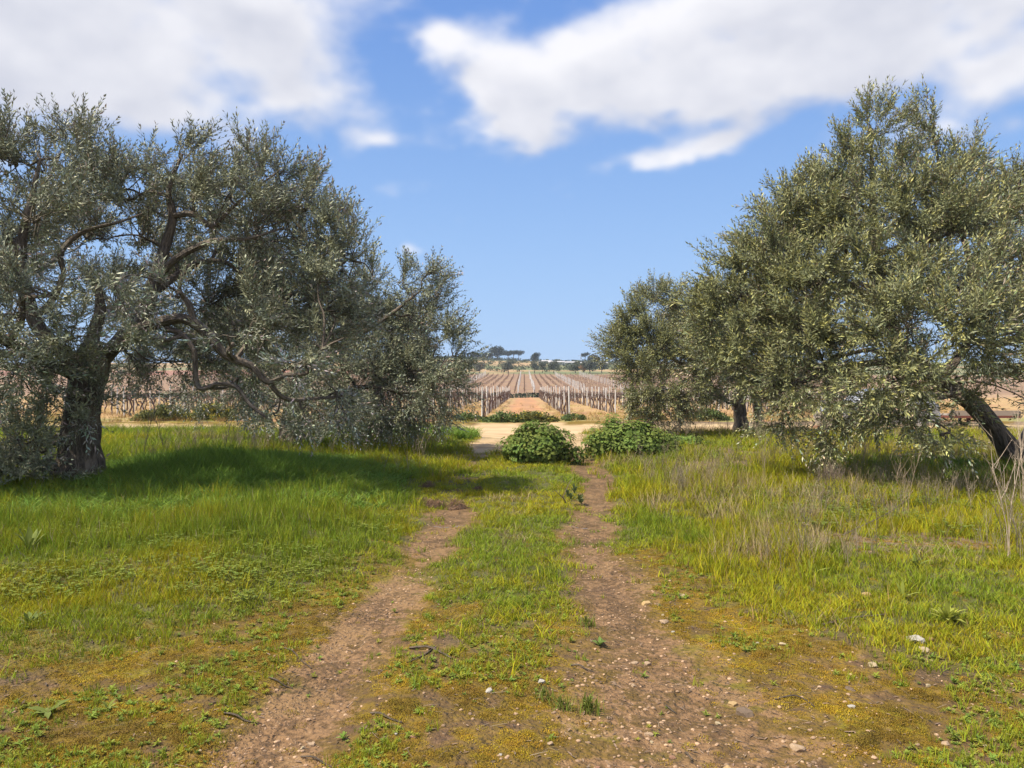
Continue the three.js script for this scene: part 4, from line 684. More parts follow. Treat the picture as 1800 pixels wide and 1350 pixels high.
  const gm = stuffOf('moss', 'golden olive moss cushions carpeting the foreground soil', 'moss'); Mo.forEach((l, k) => copies(gm, 'cushions', mossG[k], dryMat, l));
  // litter: dead leaves, straw, crumbs of soil and small pebbles
  const leafL = new MB(); leafBlade(leafL, V(-0.02, 0.004, 0), V(1, 0.05, 0).normalize(), V(0, 1, 0), 0.045, 0.012, [0.20, 0.14, 0.09], { cup: 0.6, droop: -0.1 }); const straw = new MB().tube([V(-0.05, 0.004, 0), V(0, 0.008, 0.004), V(0.055, 0.004, -0.003)], [0.0014, 0.0014, 0.001], 3, { color: [0.30, 0.23, 0.15], cap: false });
  const A = [], B = [], P = [];
  for (let k = 0; k < 20000; k++) { const z = -2.5 - 9 * Math.pow(r(), 1.3), x = (r() * 2 - 1) * (-z * 0.72 + 0.6), lit = x > 3 && z < -6 ? smooth(0.5, 0.62, fbm(x * 0.55 + 9, z * 0.55 + 2, 3)) : 0; if (r() > 0.24 + lit) continue; const v = 0.5 + 0.9 * r(); (r() < 0.62 ? A : B).push({ p: at0(x, z), roll: r() * 6.28, s: 0.3 + 0.55 * r(), c: [v, v * (0.92 + 0.1 * r()), v] }); }
  const peb = [0, 1, 2].map((q) => { const ge = new THREE.IcosahedronGeometry(1, 1), a = ge.attributes.position; for (let k = 0; k < a.count; k++) { const f = 0.75 + 0.5 * vn3(a.getX(k) * 1.6 + q * 9, a.getY(k) * 1.6, a.getZ(k) * 1.6); a.setXYZ(k, a.getX(k) * f, a.getY(k) * f * 0.6, a.getZ(k) * f * 0.85); } ge.computeVertexNormals(); return ge; });
  const PL = [[], [], []];
  for (let k = 0; k < 30000; k++) { const z = -2.5 - 7.5 * Math.pow(r(), 1.6), x = (r() * 2 - 1) * (-z * 0.72 + 0.6), rt = ruts(x, z); if (r() > (0.10 + 0.75 * rt * smooth(0.35, 0.6, fbm(x * 2.5, z * 2.5 + 8, 3)) + (x > 0.4 ? 0.14 : 0)) * (1 - turf(x, z))) continue; const v = 0.55 + 0.9 * r(); PL[k % 3].push({ p: at0(x, z, 0.001), roll: r() * 6.28, s: 0.0024 + 0.0105 * Math.pow(r(), 3.4), c: [0.36 * v, 0.235 * v, 0.14 * v] }); }
  const gl = stuffOf('leaf_litter', 'dead leaves and straw strewn over the ground', 'litter'); copies(gl, 'leaves', leafL.geo(), dryMat, A); copies(gl, 'straw', straw.geo(), dryMat, B);
  const pm = new THREE.MeshStandardMaterial({ color: 0xffffff, roughness: 0.9 }), gp = stuffOf('pebbles', 'tiny pale pebbles strewn along the wheel ruts', 'pebbles'); PL.forEach((l, k) => copies(gp, 'grit', peb[k], pm, l));
}

{ // dry weeds and stubble between the vines and along both road edges
  const r = rng(1010), D = dryT.map(() => []), S = shortT.map(() => []);
  for (let k = 0; k < 7000; k++) { const d = 35 + 45 * Math.pow(r(), 1.6), x = (r() * 2 - 1) * d * 0.62, lx = Math.abs(x - laneX(-d)); if (lx < 1.5 && r() < 0.8) continue; if (r() > smooth(0.36, 0.6, fbm(x * 0.4, d * 0.4, 3))) continue; const v = 0.8 + 0.5 * r(), gr = r() < 0.16; (gr ? S[k % 4] : D[k % 3]).push({ p: at0(x, -d), roll: r() * 6.28, s: V(3, 0.9 + 0.9 * r(), 3), c: gr ? [1.1, 1, 1] : [1.25 * v, 1.1 * v, 0.8 * v] }); }
  for (let k = 0; k < 1500; k++) { const x = (r() * 2 - 1) * 20, z = roadMid(x) + 3.3 + (r() - 0.4) * 1.6; if (Math.abs(x + 0.4) < 2 || r() > smooth(0.4, 0.6, fbm(x * 0.5, z * 0.5 + 3, 3))) continue; (r() < 0.5 ? S[k % 4] : D[k % 3]).push({ p: at0(x, z), roll: r() * 6.28, s: V(2, 1 + r(), 2), c: [1, 1, 1] }); }
  const g = stuffOf('vineyard_weeds', 'yellowish dry weeds between the vines and along the dirt road', 'weeds'); D.forEach((l, k) => copies(g, 'stems', dryT[k], dryMat, l)); S.forEach((l, k) => copies(g, 'blades', shortT[k], grassMat, l));
}
// ---------------------------------------------------------------- stones
const stoneTex = noiseTexture(256, (u, v) => { const h = lerp(lerp(fbm(u * 9, v * 9, 5), fbm((u - 1) * 9, v * 9, 5), u), lerp(fbm(u * 9, (v - 1) * 9, 5), fbm((u - 1) * 9, (v - 1) * 9, 5), u), v); const k = 0.55 + 0.55 * h; return [k, k * 0.98, k * 0.95]; });
const stoneMats = { ochre: [0.48, 0.33, 0.15], tan: [0.42, 0.30, 0.19], white: [0.44, 0.41, 0.36], brown: [0.17, 0.12, 0.08], rust: [0.33, 0.18, 0.11], cream: [0.45, 0.36, 0.22] };
for (const k in stoneMats) { stoneMats[k] = new THREE.MeshStandardMaterial({ color: rgb(...stoneMats[k]), map: stoneTex, bumpMap: stoneTex, bumpScale: 0.006, roughness: 0.9, flatShading: true }); }
function stoneGeo(seed, w, hgt, dep) {                  // angular: a ball cut by random planes
  const r = rng(seed), ge = new THREE.IcosahedronGeometry(1, 3), a = ge.attributes.position, pl = []; for (let k = 0; k < 13; k++) pl.push([dirRand(r), 0.55 + 0.33 * r()]); pl.push([V(0, 1, 0.1).normalize(), 0.55]);
  const p = V(0, 0, 0); for (let k = 0; k < a.count; k++) { p.fromBufferAttribute(a, k); for (const [n, d] of pl) { const t = p.dot(n) - d; if (t > 0) p.addScaledVector(n, -t); } p.multiplyScalar(1 + 0.16 * (vn3(p.x * 5 + seed, p.y * 5, p.z * 5) - 0.5)); a.setXYZ(k, p.x * w * 0.75, p.y * hgt, p.z * dep * 0.75); }
  ge.computeVertexNormals(); return ge;
}
[[1138, 1051, 24, 'ochre', 'flat ochre stone on the right wheel rut, pointing right'], [1198, 1041, 17, 'cream', 'pale stone right of the flat ochre one by the right rut'], [1166, 1083, 22, 'tan', 'orange tan stone below the ochre one on the right rut'], [1165, 1071, 9, 'cream', 'tiny pale stone touching the top of the orange tan one'], [1183, 1098, 8, 'white', 'tiny white pebble below the orange tan stone'], [1376, 1131, 16, 'cream', 'pale yellow stone at the edge of the right grass'], [1331, 1127, 9, 'white', 'small white pebble left of the pale yellow stone'], [1606, 1133, 40, 'white', 'rough white stone, largest of the trio at right'], [1632, 1130, 20, 'rust', 'rusty red stone leaning on the rough white stone'], [1622, 1147, 26, 'cream', 'cream wedge stone in front of the white and rusty ones'], [1534, 1172, 22, 'cream', 'flat cream stone left below the white trio'], [1495, 1241, 18, 'white', 'whitish stone at the lower right moss'], [1493, 1206, 30, 'brown', 'long brown shard lying on the right moss'], [1630, 1209, 12, 'cream', 'small cream pebble above the lower right corner'], [1310, 1242, 44, 'brown', 'big dark brown stone half buried beside the right rut'], [1288, 1224, 24, 'ochre', 'ochre lump behind the big dark brown stone'], [1262, 1254, 15, 'cream', 'cream pebble left of the big dark brown stone'], [1115, 1147, 17, 'tan', 'left of two tan stones in the right rut'], [1137, 1149, 17, 'tan', 'right of two tan stones in the right rut'], [1113, 1190, 14, 'tan', 'tan pebble in the bare patch of the right rut'], [1031, 1262, 15, 'tan', 'tan stone on moss left of the right rut'], [967, 1301, 14, 'tan', 'round tan pebble on moss near the bottom middle'], [1140, 1275, 18, 'tan', 'flat tan stone low on the right rut'], [1145, 1286, 9, 'cream', 'cream chip just below the flat tan stone'], [1181, 1310, 16, 'rust', 'reddish square stone near the bottom of the right rut'], [1280, 1336, 34, 'ochre', 'bright ochre slab at the bottom edge'], [1112, 1334, 17, 'tan', 'tan pebble left in the pair at the bottom edge'], [1127, 1333, 13, 'rust', 'reddish pebble right in the pair at the bottom edge'], [1050, 1335, 12, 'rust', 'reddish chip at the bottom edge, left of the pebble pair'], [952, 1191, 22, 'white', 'whitish stone among weeds on the middle strip'], [860, 1213, 17, 'white', 'grey white snail sized stone on the middle strip'], [1400, 1301, 34, 'tan', 'flat pale stone sunk in the lower right soil'], [1660, 1300, 20, 'tan', 'tan stone in the lower right corner'], [548, 1289, 20, 'tan', 'tan stone in the left wheel rut'], [533, 1294, 12, 'cream', 'pale chip beside the tan stone in the left rut'], [727, 1295, 15, 'rust', 'reddish stone right of the left rut at the bottom'], [697, 1291, 10, 'white', 'white pebble right of the left rut at the bottom'], [866, 1339, 14, 'brown', 'brown pebble at the bottom middle edge'], [243, 1126, 18, 'rust', 'pinkish stone at the edge of the left grass'], [1672, 906, 22, 'ochre', 'orange stone in the shade under the right olive'], [1112, 1107, 12, 'tan', 'tan chip in the narrow part of the right rut'], [1730, 1303, 12, 'cream', 'cream pebble at the far lower right'], [880, 1325, 9, 'white', 'white chip at the bottom left of the middle strip'], [1523, 1052, 22, 'ochre', 'flat ochre stone in the grass at right']].forEach(([px, py, w, m, label], k) => {
  const p = onGround(px, py), d = -p.z, s = w / FOCAL * d * 0.62; const st = solo('stone', stoneGeo(700 + k, s, s * (0.40 + 0.25 * vn2(k * 3.3, 1)), s * 0.8), stoneMats[m], [p.x, p.y + s * (m === 'brown' ? -0.12 : 0.08), p.z], label, 'stone', 'stones on the track'); st.rotation.y = k * 1.7;
});
// ---------------------------------------------------------------- fallen sticks
const stickMat = barkMaterial([0.09, 0.065, 0.045], [0.26, 0.20, 0.14]);
[[[720, 1137], [752, 1139], [778, 1148], [795, 1158], 0.008, 'crooked brown stick lying across the middle strip'], [[395, 1243], [415, 1247], [432, 1252], [446, 1257], 0.005, 'pale straight stick beside the left rut'], [[474, 1184], [488, 1188], [502, 1191], [516, 1193], 0.004, 'thin pale stick on the left rut edge'], [[501, 1132], [516, 1140], [532, 1150], [548, 1158], 0.004, 'thin twig leaning down toward the left rut'], [[652, 1245], [670, 1256], [690, 1264], [708, 1268], 0.005, 'tan curved twig at the left of the middle weeds'], [[940, 1037], [955, 1038], [970, 1038], [985, 1039], 0.004, 'reddish thin twig on moss of the middle strip'], [[1004, 1161], [1018, 1163], [1030, 1167], [1044, 1170], 0.005, 'brown twig left of the right rut'], [[1445, 1099], [1490, 1096], [1540, 1088], [1594, 1085], 0.008, 'long dark stick lying at the edge of the right grass'], [[1204, 1304], [1208, 1308], [1213, 1312], [1217, 1316], 0.005, 'short white stick near the bottom of the right rut'], [[1170, 1226], [1176, 1230], [1182, 1233], [1188, 1237], 0.004, 'short pale twig in the stony part of the right rut'], [[530, 1314], [552, 1318], [570, 1326], [592, 1340], 0.004, 'thin curved root near the bottom left'], [[1360, 1222], [1395, 1222], [1415, 1228], [1432, 1240], 0.004, 'thin bent twig beside the big brown stone'], [[1480, 962], [1520, 952], [1560, 935], [1590, 918], 0.006, 'slanting pale cane in the dry right grass']].forEach(([a, b, c, d, w, label], k) => {
  const q = [a, b, c, d].map(([x, y]) => { const p = onGround(x, y); p.y += w * 1.2 + 0.002; return p; }); if (k === 12) q.forEach((p, i) => p.y += i * 0.06); q[1].y += 0.008; const o = q[0].clone(); const m = new MB().tube(q.map((p) => p.clone().sub(o)), [w, w * 0.95, w * 0.8, w * 0.55], 6, { sub: 4, bark: 0.3, seed: k * 4.4 });
  if (k === 0) { m.tube([V(0.16, 0.006, 0), V(0.10, 0.004, 0.14), V(0.02, 0.002, 0.26)], [0.006, 0.005, 0.003], 5, { sub: 3, bark: 0.3, seed: 3 }); }
  solo('stick', m.geo(), stickMat, [o.x, o.y, o.z], label, 'stick', 'fallen sticks');
});
// ---------------------------------------------------------------- single plants
function plant(name, geo, mat, px, py, s, label, partName = 'leaves') { const p = onGround(px, py), o = thing(name, [p.x, p.y, p.z], label, 'plant'); const m = part(o, partName, geo, mat); o.scale.setScalar(s); o.rotation.y = px * 0.013; return o; }
plant('rosette_plant', rosette(801, { leaves: 26, L: 0.15, w: 0.030, rise: 0.75, col: [0.36, 0.38, 0.07], shape: 1.3, stem: 0.03 }), grassMat, 1665, 1103, 1, 'yellow green leafy rosette standing above the white stones');
plant('rosette_plant', rosette(802, { leaves: 9, L: 0.085, w: 0.026, rise: 0.6, col: [0.15, 0.22, 0.05] }), grassMat, 1054, 1122, 1, 'small bright green rosette on the right rut edge');
plant('rosette_plant', rosette(803, { leaves: 16, L: 0.30, w: 0.040, rise: 1.0, col: [0.24, 0.28, 0.075], shape: 1.5 }), grassMat, 52, 985, 1, 'tall upright rosette with reddish stems at the far left');
plant('rosette_plant', rosette(804, { leaves: 10, L: 0.15, w: 0.032, rise: 0.7, col: [0.18, 0.23, 0.06] }), grassMat, 52, 1110, 1, 'pale small rosette low at the left edge');
plant('rosette_plant', rosette(805, { leaves: 9, L: 0.11, w: 0.034, rise: 0.4, col: [0.19, 0.23, 0.05] }), grassMat, 85, 1255, 1, 'broad leaved low plant in the lower left corner');
plant('rosette_plant', rosette(806, { leaves: 10, L: 0.15, w: 0.022, rise: 0.9, col: [0.28, 0.31, 0.06] }), grassMat, 1586, 1062, 1, 'narrow leaved plant above the ochre stone at right');
plant('rosette_plant', rosette(807, { leaves: 8, L: 0.20, w: 0.026, rise: 1.15, col: [0.30, 0.33, 0.07] }), grassMat, 1424, 1018, 1, 'pale upright leafy plant in the right grass');
plant('rosette_plant', rosette(808, { leaves: 11, L: 0.18, w: 0.022, rise: 0.95, col: [0.22, 0.27, 0.06] }), grassMat, 1610, 1018, 1, 'spiky green plant near the leaf litter at right');
plant('rosette_plant', rosette(809, { leaves: 7, L: 0.09, w: 0.02, rise: 0.6, col: [0.22, 0.25, 0.05] }), grassMat, 190, 1245, 1, 'single low rosette on the lower left moss');
for (const [px, py, n, s, label] of [[985, 1235, 26, 1, 'bushy little green clump on moss left of the right rut'], [1035, 1240, 30, 1.1, 'wider fine green clump beside the right rut'], [955, 1218, 16, 0.9, 'fine green tuft under the whitish stone'], [1030, 1092, 22, 1, 'bright grassy tuft at the narrow part of the middle strip']]) plant('weed_clump', mergeGeometries([tuft(820 + n, { blades: n * 2, h: 0.09, spread: 0.07, w: 0.003, col: [0.22, 0.27, 0.045] }), rosette(821 + n, { leaves: n, L: 0.06, w: 0.011, rise: 0.9, col: [0.20, 0.24, 0.05], stem: 0.03 })].map((g) => g)), grassMat, px, py, s, label);
// thistle-like plant on the strip with a bent dry stem
{ const o = plant('thistle', mergeGeometries([0, 1, 2, 3, 4].map((k) => rosette(830 + k, { leaves: 17, L: 0.15, w: 0.026, rise: 0.9, col: [0.15, 0.19, 0.075], stem: 0.05 }).translate(Math.cos(k * 1.3) * 0.11, k * 0.035, Math.sin(k * 1.3) * 0.08))), grassMat, 1010, 882, 1, 'grey green thistle with a dry forked stem on the middle strip');
  part(o, 'dry_stem', new MB().tube([V(-0.12, 0, 0), V(-0.2, 0.12, 0), V(-0.34, 0.22, 0.02)], [0.008, 0.006, 0.003], 5, { color: [0.12, 0.09, 0.07] }).tube([V(-0.2, 0.12, 0), V(-0.12, 0.28, 0.01), V(-0.02, 0.4, 0)], [0.006, 0.005, 0.003], 5, { color: [0.12, 0.09, 0.07] }).geo(), dryMat); }
// mallow bushes by the end of the track
function mallow(label, base, lobes, seed) {
  const r = rng(seed), o = thing('mallow_bush', [base.x, base.y, base.z], label, 'bush', 'leafy green bushes at the end of the track'), st = new MB(), lists = [[], [], []];
  const sprays = [1, 2, 3].map((k) => { const m = new MB(), q = rng(840 + k + seed); for (let i = 0; i < 9; i++) { const az = i * 2.4, up = 0.2 + 0.7 * q(), e = V(Math.cos(az), up, Math.sin(az)).multiplyScalar(0.05 + 0.05 * q()); const d = V(Math.cos(az), 0.1 + 0.5 * (q() - 0.3), Math.sin(az)).normalize(), v = 0.75 + 0.5 * q(); m.tube([V(0, 0, 0), e], [0.002, 0.0015], 3, { color: [0.09, 0.14, 0.04], cap: false }); leafBlade(m, e, d, V(-d.x * d.y, 1, -d.z * d.y).normalize(), 0.048 + 0.026 * q(), 0.046 + 0.02 * q(), [0.170 * v, 0.240 * v, 0.050 * v], { seg: 3, shape: 0.8, cup: 0.35, droop: 0.25 }); } return m.geo(); });
  for (const [x, y, z, a, b] of lobes) { for (let k = 0; k < 8; k++) { const d = dirRand(r); st.tube([V(x * 0.5, 0, z * 0.5), V(x + d.x * a * 0.3, y * 0.6, z + d.z * a * 0.3), V(x + d.x * a * 0.8, y + Math.abs(d.y) * b * 0.8, z + d.z * a * 0.8)], [0.009, 0.006, 0.003], 4); }
    const n = Math.round(330 * a * (a + b)); for (let k = 0; k < n; k++) { const d = dirRand(r), q = 0.55 + 0.55 * r() + 0.4 * (vn3(d.x * 3 + x * 7, d.y * 3, d.z * 3) - 0.45) + (r() < 0.08 ? 0.3 * r() : 0); const p = V(x + d.x * a * q, y + d.y * b * q, z + d.z * a * q); if (p.y < 0.03) p.y = 0.05 + 0.15 * r(); const v = 0.8 + 0.4 * r(); lists[Math.floor(r() * 3)].push({ p, dir: d.add(V(0, 0.7, 0.0)).normalize(), roll: r() * 6.28, s: 0.75 + 0.6 * r(), c: [v * (0.9 + 0.3 * r()), v, v] }); } }
  part(o, 'stems', st.geo(), new THREE.MeshStandardMaterial({ color: rgb(0.10, 0.12, 0.045), roughness: 0.8 }), 'stuff'); lists.forEach((l, k) => copies(o, 'foliage', sprays[k], grassMat, l)); return o;
}
mallow('round dark green leafy bush in the middle of the track end', onGround(946, 812), [[0, 0.42, 0, 0.50, 0.36], [-0.42, 0.30, 0.05, 0.36, 0.28], [0.36, 0.34, 0.05, 0.36, 0.30], [-0.1, 0.62, -0.1, 0.30, 0.2], [0.1, 0.25, 0.35, 0.4, 0.25], [0.72, 0.14, 0.1, 0.22, 0.14], [-0.3, 0.22, 0.4, 0.3, 0.2]], 51);
mallow('wide green leafy bush right of the track end', onGround(1100, 806), [[-0.45, 0.36, 0, 0.38, 0.30], [0, 0.38, 0.05, 0.42, 0.34], [0.45, 0.34, 0, 0.42, 0.30], [-0.25, 0.62, -0.1, 0.20, 0.18], [0.25, 0.56, -0.1, 0.26, 0.18], [0.85, 0.22, 0, 0.35, 0.22], [0.1, 0.2, 0.4, 0.5, 0.2], [-0.7, 0.2, 0.2, 0.25, 0.18]], 52);
mallow('low green leafy growth beside the wide bush, toward the right olive', onGround(1205, 792), [[-0.5, 0.10, 0, 0.35, 0.13], [0.0, 0.09, 0, 0.4, 0.12]], 53);
// flowering weeds on the far road edge
[[822, 738, 1.5, 0.28, 0, 'low green weeds across the road, left of the red lane'], [888, 738, 1.9, 0.40, 0, 'green weeds across the road by the left vine row end'], [938, 738, 2.0, 0.42, 1, 'yellow flowering green weeds at the foot of the red lane'], [1010, 740, 0.9, 0.22, 0, 'small green weeds beside the right vine row end'], [290, 742, 2.6, 0.7, 1, 'yellow flowering weeds seen under the left olive'], [375, 742, 2.4, 0.75, 1, 'yellow flowering weeds right of the first patch under the left olive'], [1135, 742, 1.6, 0.45, 1, 'yellow weeds under the rear right olive'], [1240, 742, 2.0, 0.5, 0, 'dull weeds across the road behind the rear right trunk']].forEach(([px, py, w, h, fl, label], k) => {
  const d = 35.6, p = at0(HX(px, d), -d), o = thing('weed_patch', [p.x, p.y, p.z], label, 'weeds', 'weed patches along the far road edge'), r = rng(870 + k), L = [], F = [], g = clumpGeo(60, 46, 0.075, [0.10, 0.145, 0.035], 0.17, 0.2), f = clumpGeo(61, 12, 0.035, [0.62, 0.50, 0.04], 0.15, 0.5);
  for (let i = 0; i < 70 * w * h + 16; i++) { const x = (r() - 0.5) * w, hh = h * (1 - (2 * x / w) ** 2) * r(); L.push({ p: V(x, hh, (r() - 0.5) * 0.7), roll: r() * 6, s: 0.8 + 0.6 * r(), c: [1 + 0.3 * fl, 1, 1] }); if (fl && r() < 0.5) F.push({ p: V(x, hh + 0.1, (r() - 0.5) * 0.7 + 0.1), roll: r() * 6, s: 0.8 + 0.5 * r() }); }
  copies(o, 'foliage', g, farLeaf, L); if (F.length) copies(o, 'flowers', f, farLeaf, F);
});
// dry plants
{ const p = onGround(1458, 878), o = thing('dry_bush', [p.x, p.y, p.z], 'rounded tangle of dry brown twigs in the right grass', 'bush'), r = rng(880), m = new MB();
  for (let k = 0; k < 260; k++) { const d = dirRand(r); d.y = Math.abs(d.y); const e = V(d.x * 0.30, d.y * 0.50, d.z * 0.30).multiplyScalar(0.6 + 0.4 * r()), v = 0.7 + 0.6 * r(); m.tube([V((r() - 0.5) * 0.1, 0, (r() - 0.5) * 0.1), e.clone().multiplyScalar(0.55).add(V((r() - 0.5) * 0.12, 0.06, (r() - 0.5) * 0.12)), e, e.clone().add(V((r() - 0.5) * 0.12, -0.04 - 0.06 * r(), (r() - 0.5) * 0.12))], [0.003, 0.002, 0.0015, 0.001], 3, { color: [0.17 * v, 0.125 * v, 0.09 * v], cap: false }); }
  part(o, 'twigs', m.geo(), dryMat, 'stuff'); }
function dryPlant(px, py, h, seed, label, opt) { const p = onGround(px, py), o = thing('dry_plant', [p.x, p.y, p.z], label, 'plant', 'tall dry plants'); part(o, 'stems', stalk(seed, { h, n: 5, branch: 9, w: 0.0036, spread: 0.22, col: [0.46, 0.36, 0.27], ...opt }), dryMat); return o; }
dryPlant(1774, 1002, 1.35, 891, 'tall bleached dry stalk at the right edge, before the leaning trunk', { n: 3 });
dryPlant(1798, 905, 1.1, 892, 'bleached dry stalk close under the leaning trunk', {});
dryPlant(1592, 925, 0.8, 893, 'brown branching dry weed in the right grass', { w: 0.003, col: [0.27, 0.2, 0.14] });
dryPlant(1255, 965, 0.75, 894, 'dark thin dry weed at the left edge of the right grass', { w: 0.003, n: 2, col: [0.12, 0.095, 0.07] });
dryPlant(1128, 832, 0.75, 895, 'thin forked dry weed before the wide green bush', { w: 0.0035, n: 2, col: [0.2, 0.16, 0.12] });
dryPlant(1345, 870, 0.9, 896, 'thin dry weed beside the tangled dry bush', { w: 0.003, n: 3, col: [0.25, 0.19, 0.13] });
dryPlant(1418, 980, 0.7, 897, 'dark slender dry weed in front of the tangled dry bush', { w: 0.003, n: 2, col: [0.14, 0.11, 0.08] });
dryPlant(252, 835, 1.15, 898, 'thin dark bare sapling right of the black trunk', { w: 0.006, n: 1, col: [0.09, 0.075, 0.06] });
dryPlant(290, 830, 1.2, 899, 'second thin bare sapling right of the black trunk', { w: 0.006, n: 1, col: [0.09, 0.075, 0.06] });
dryPlant(395, 820, 1.2, 900, 'bare sapling in the tall grass under the left limb', { w: 0.0055, n: 1, col: [0.09, 0.075, 0.06] });
dryPlant(1520, 830, 0.9, 901, 'dry stems in the shade left of the leaning trunk', { w: 0.004, n: 6, col: [0.16, 0.12, 0.09] });
dryPlant(1405, 815, 1.0, 902, 'dark dry stems below the low right bough', { w: 0.004, n: 4, col: [0.14, 0.11, 0.085] });
// tufts of pulled, dried roots on the left rut
[[742, 884, 0.13, 'dark end of a dried root clod on the left rut'], [764, 888, 0.15, 'long dried root clod beside the left rut'], [802, 889, 0.17, 'round reddish dried root clod on the left rut'], [752, 858, 0.14, 'dried root clod at the edge of the shaded grass'], [840, 860, 0.09, 'small dried root clod behind the round reddish one']].forEach(([px, py, s, label], k) => {
  const p = onGround(px, py), r = rng(950 + k), m = new MB(); for (let i = 0; i < 230; i++) { const d = dirRand(r), q = 0.55 + 0.45 * r(), v = 0.55 + 0.8 * r(), c = [0.20 * v, 0.115 * v, 0.065 * v], a = V(d.x * s * q, Math.abs(d.y) * s * 0.75 * q, d.z * s * q * 0.8), b = a.clone().add(dirRand(r).multiplyScalar(s * 0.35)); b.y = Math.max(0.003, b.y); m.tube([a, a.clone().lerp(b, 0.5).addScaledVector(d, s * 0.1), b], [0.0035, 0.003, 0.0015], 3, { color: c, cap: false }); }
  const o = thing('root_clod', [p.x, p.y, p.z], label, 'clod', 'dried root clods'); part(o, 'fibres', m.geo(), dryMat, 'stuff'); part(o, 'soil_core', stoneGeo(960 + k, s * 1.15, s * 0.55, s), new THREE.MeshStandardMaterial({ color: rgb(0.11, 0.065, 0.04), roughness: 1 }));
});
// ---------------------------------------------------------------- things along the road, glimpsed through the right olive
{ // parked car
  const p = at0(HX(1538, 31.5), -31.5), o = thing('parked_car', [p.x, p.y, p.z], 'pale grey car parked on the dirt road, glimpsed through the right olive', 'car');
  const paint = new THREE.MeshPhysicalMaterial({ color: rgb(0.34, 0.34, 0.35), roughness: 0.35, metalness: 0.3, clearcoat: 0.8 }), glass = new THREE.MeshPhysicalMaterial({ color: rgb(0.015, 0.018, 0.02), roughness: 0.08 }), rub = new THREE.MeshStandardMaterial({ color: rgb(0.02, 0.02, 0.02), roughness: 0.8 }), rimM = new THREE.MeshStandardMaterial({ color: rgb(0.5, 0.5, 0.52), roughness: 0.35, metalness: 0.8 }), lampM = new THREE.MeshPhysicalMaterial({ color: rgb(0.35, 0.02, 0.02), roughness: 0.2 }), headM = new THREE.MeshPhysicalMaterial({ color: rgb(0.7, 0.7, 0.72), roughness: 0.1 });
  const ext = (pts, depth, bevel) => { const s = new THREE.Shape(); s.moveTo(...pts[0]); s.splineThru(pts.slice(1).map(([x, y]) => new THREE.Vector2(x, y))); s.lineTo(...pts[0]); return new THREE.ExtrudeGeometry(s, { depth, bevelEnabled: true, bevelSize: bevel, bevelThickness: bevel, bevelSegments: 3, curveSegments: 24 }).translate(0, 0, -depth / 2); };
  part(o, 'body', ext([[-2.05, 0.30], [-2.12, 0.55], [-2.05, 0.80], [-1.2, 0.95], [0.0, 0.98], [1.3, 1.0], [2.0, 0.96], [2.1, 0.7], [2.05, 0.32], [1.0, 0.26], [-1.0, 0.26]], 1.5, 0.12), paint);
  part(o, 'roof', ext([[-1.15, 0.96], [-0.45, 1.46], [0.2, 1.56], [1.1, 1.54], [1.72, 1.42], [1.98, 1.0], [0.5, 0.93]], 1.22, 0.08), paint);
  for (const s of [-1, 1]) {
    part(o, 'side_window', new THREE.ExtrudeGeometry(new THREE.Shape([[-0.85, 1.02], [-0.35, 1.40], [0.22, 1.47], [0.22, 1.03]].map((q) => new THREE.Vector2(...q))), { depth: 0.012, bevelEnabled: false }).translate(0, 0, s * 0.697 - 0.006), glass);
    part(o, 'side_window', new THREE.ExtrudeGeometry(new THREE.Shape([[0.30, 1.03], [0.30, 1.47], [1.05, 1.45], [1.55, 1.36], [1.72, 1.05]].map((q) => new THREE.Vector2(...q))), { depth: 0.012, bevelEnabled: false }).translate(0, 0, s * 0.697 - 0.006), glass);
    part(o, 'headlight', new MB().box(-2.19, -2.05, 0.66, 0.78, s * 0.62 - 0.14, s * 0.62 + 0.14).geo(), headM); part(o, 'tail_light', new MB().box(2.08, 2.2, 0.74, 0.95, s * 0.68 - 0.09, s * 0.68 + 0.09).geo(), lampM); part(o, 'wing_mirror', new THREE.SphereGeometry(0.1, 12, 8).scale(0.8, 0.9, 1.2).translate(-0.72, 1.04, s * 0.94), paint);
    for (const x of [-1.28, 1.30]) { const w = part(o, 'wheel', new THREE.CylinderGeometry(0.3, 0.3, 0.2, 24).rotateX(Math.PI / 2).translate(x, 0.32, s * 0.78), rub); part(w, 'tyre', new THREE.TorusGeometry(0.255, 0.075, 10, 28).translate(x, 0.32, s * 0.82), rub); part(w, 'rim', new THREE.CylinderGeometry(0.19, 0.19, 0.03, 20).rotateX(Math.PI / 2).translate(x, 0.32, s * 0.885), rimM); }
  }
}
{ // irrigation standpipe
  const p = at0(HX(1447, 32.5), -32.5), o = thing('standpipe', [p.x, p.y, p.z], 'dark blue upright pipe with a white band by the dirt road', 'pipe'), blue = new THREE.MeshStandardMaterial({ color: rgb(0.035, 0.065, 0.12), roughness: 0.5 });
  part(o, 'pipe', new THREE.CylinderGeometry(0.12, 0.13, 1.1, 18).translate(0, 0.5, 0), blue); part(o, 'band', new THREE.CylinderGeometry(0.126, 0.126, 0.05, 18).translate(0, 0.52, 0), new THREE.MeshStandardMaterial({ color: rgb(0.75, 0.75, 0.73), roughness: 0.6 })); part(o, 'cap', new THREE.CylinderGeometry(0.10, 0.145, 0.1, 18).translate(0, 1.1, 0), blue); part(o, 'elbow', new THREE.TorusGeometry(0.14, 0.05, 8, 14, Math.PI / 2).translate(0.1, 0.82, 0), blue);
  const m = stoneGeo(970, 0.75, 0.16, 0.7); part(o, 'soil_mound', m, new THREE.MeshStandardMaterial({ color: rgb(0.22, 0.12, 0.075), roughness: 1 }));
}
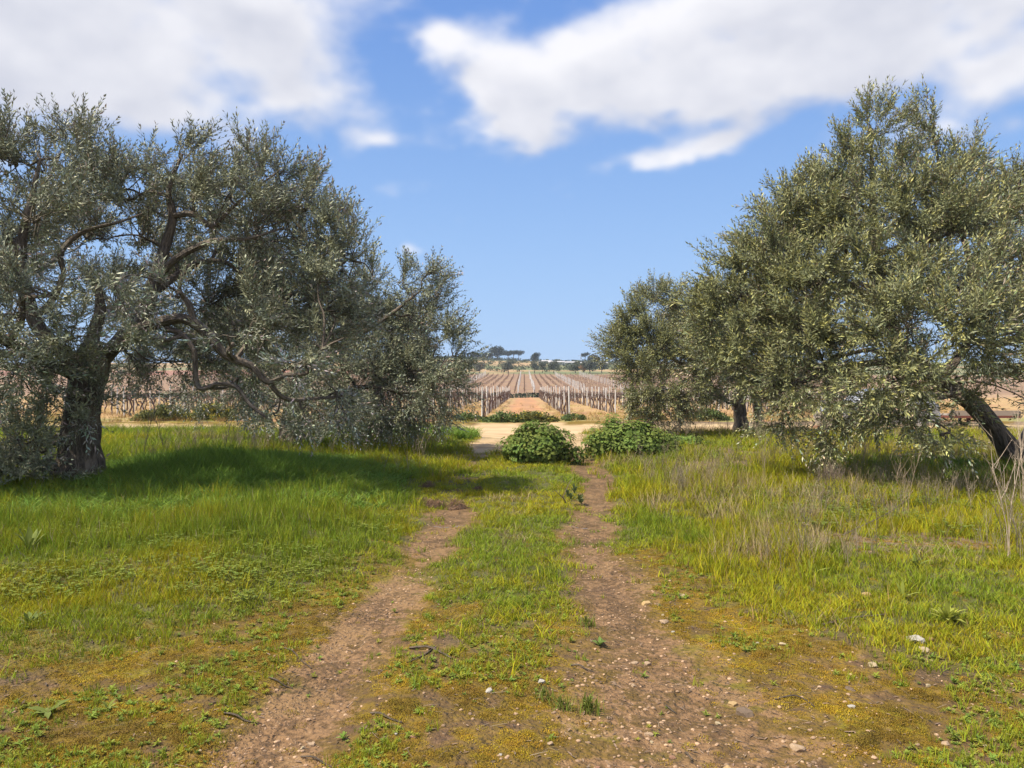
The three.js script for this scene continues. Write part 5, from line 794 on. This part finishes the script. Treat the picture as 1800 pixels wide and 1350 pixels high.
{ // low trailer with a red frame
  const d = 33.2, p = at0(HX(1712, d), -d), o = thing('flat_trailer', [p.x, p.y, p.z], 'low flat trailer with red frame beyond the leaning trunk', 'trailer'), wood = new THREE.MeshStandardMaterial({ color: rgb(0.30, 0.25, 0.20), roughness: 0.9 }), red = new THREE.MeshStandardMaterial({ color: rgb(0.15, 0.045, 0.03), roughness: 0.7 }), rub = new THREE.MeshStandardMaterial({ color: rgb(0.02, 0.02, 0.02), roughness: 0.85 });
  for (let k = 0; k < 8; k++) part(o, 'board', new MB().box(-1.5 + k * 0.375 + 0.006, -1.5 + (k + 1) * 0.375 - 0.006, 0.52, 0.56, -0.8, 0.8).geo(), wood);
  part(o, 'frame', new MB().box(-1.5, 1.5, 0.42, 0.518, 0.72, 0.80).box(-1.5, 1.5, 0.42, 0.518, -0.80, -0.72).box(-1.5, -1.42, 0.42, 0.518, -0.72, 0.72).box(1.42, 1.5, 0.42, 0.518, -0.72, 0.72).geo(), red); part(o, 'side_board', new MB().box(-1.5, 1.5, 0.562, 0.74, 0.76, 0.79).geo(), wood);
  part(o, 'axle', new MB().tube([V(0.1, 0.27, -0.85), V(0.1, 0.27, 0.85)], [0.035, 0.035], 8).box(0.05, 0.15, 0.27, 0.42, -0.6, -0.5).box(0.05, 0.15, 0.27, 0.42, 0.5, 0.6).geo(), red); for (const s of [-1, 1]) part(o, 'wheel', new THREE.TorusGeometry(0.2, 0.075, 8, 20).translate(0.1, 0.27, s * 0.9), rub); part(o, 'drawbar', new MB().tube([V(-1.5, 0.46, 0.3), V(-2.4, 0.42, 0)], [0.03, 0.03], 6).tube([V(-1.5, 0.46, -0.3), V(-2.4, 0.42, 0)], [0.03, 0.03], 6).tube([V(-2.35, 0.42, 0), V(-2.35, 0.0, 0)], [0.025, 0.025], 6).geo(), red);
}
scene.fog = new THREE.FogExp2(new THREE.Color().setRGB(0.62, 0.72, 0.86), 0.0003);   // thin haze over the far country
shade(scene);
renderer.render(scene, camera);
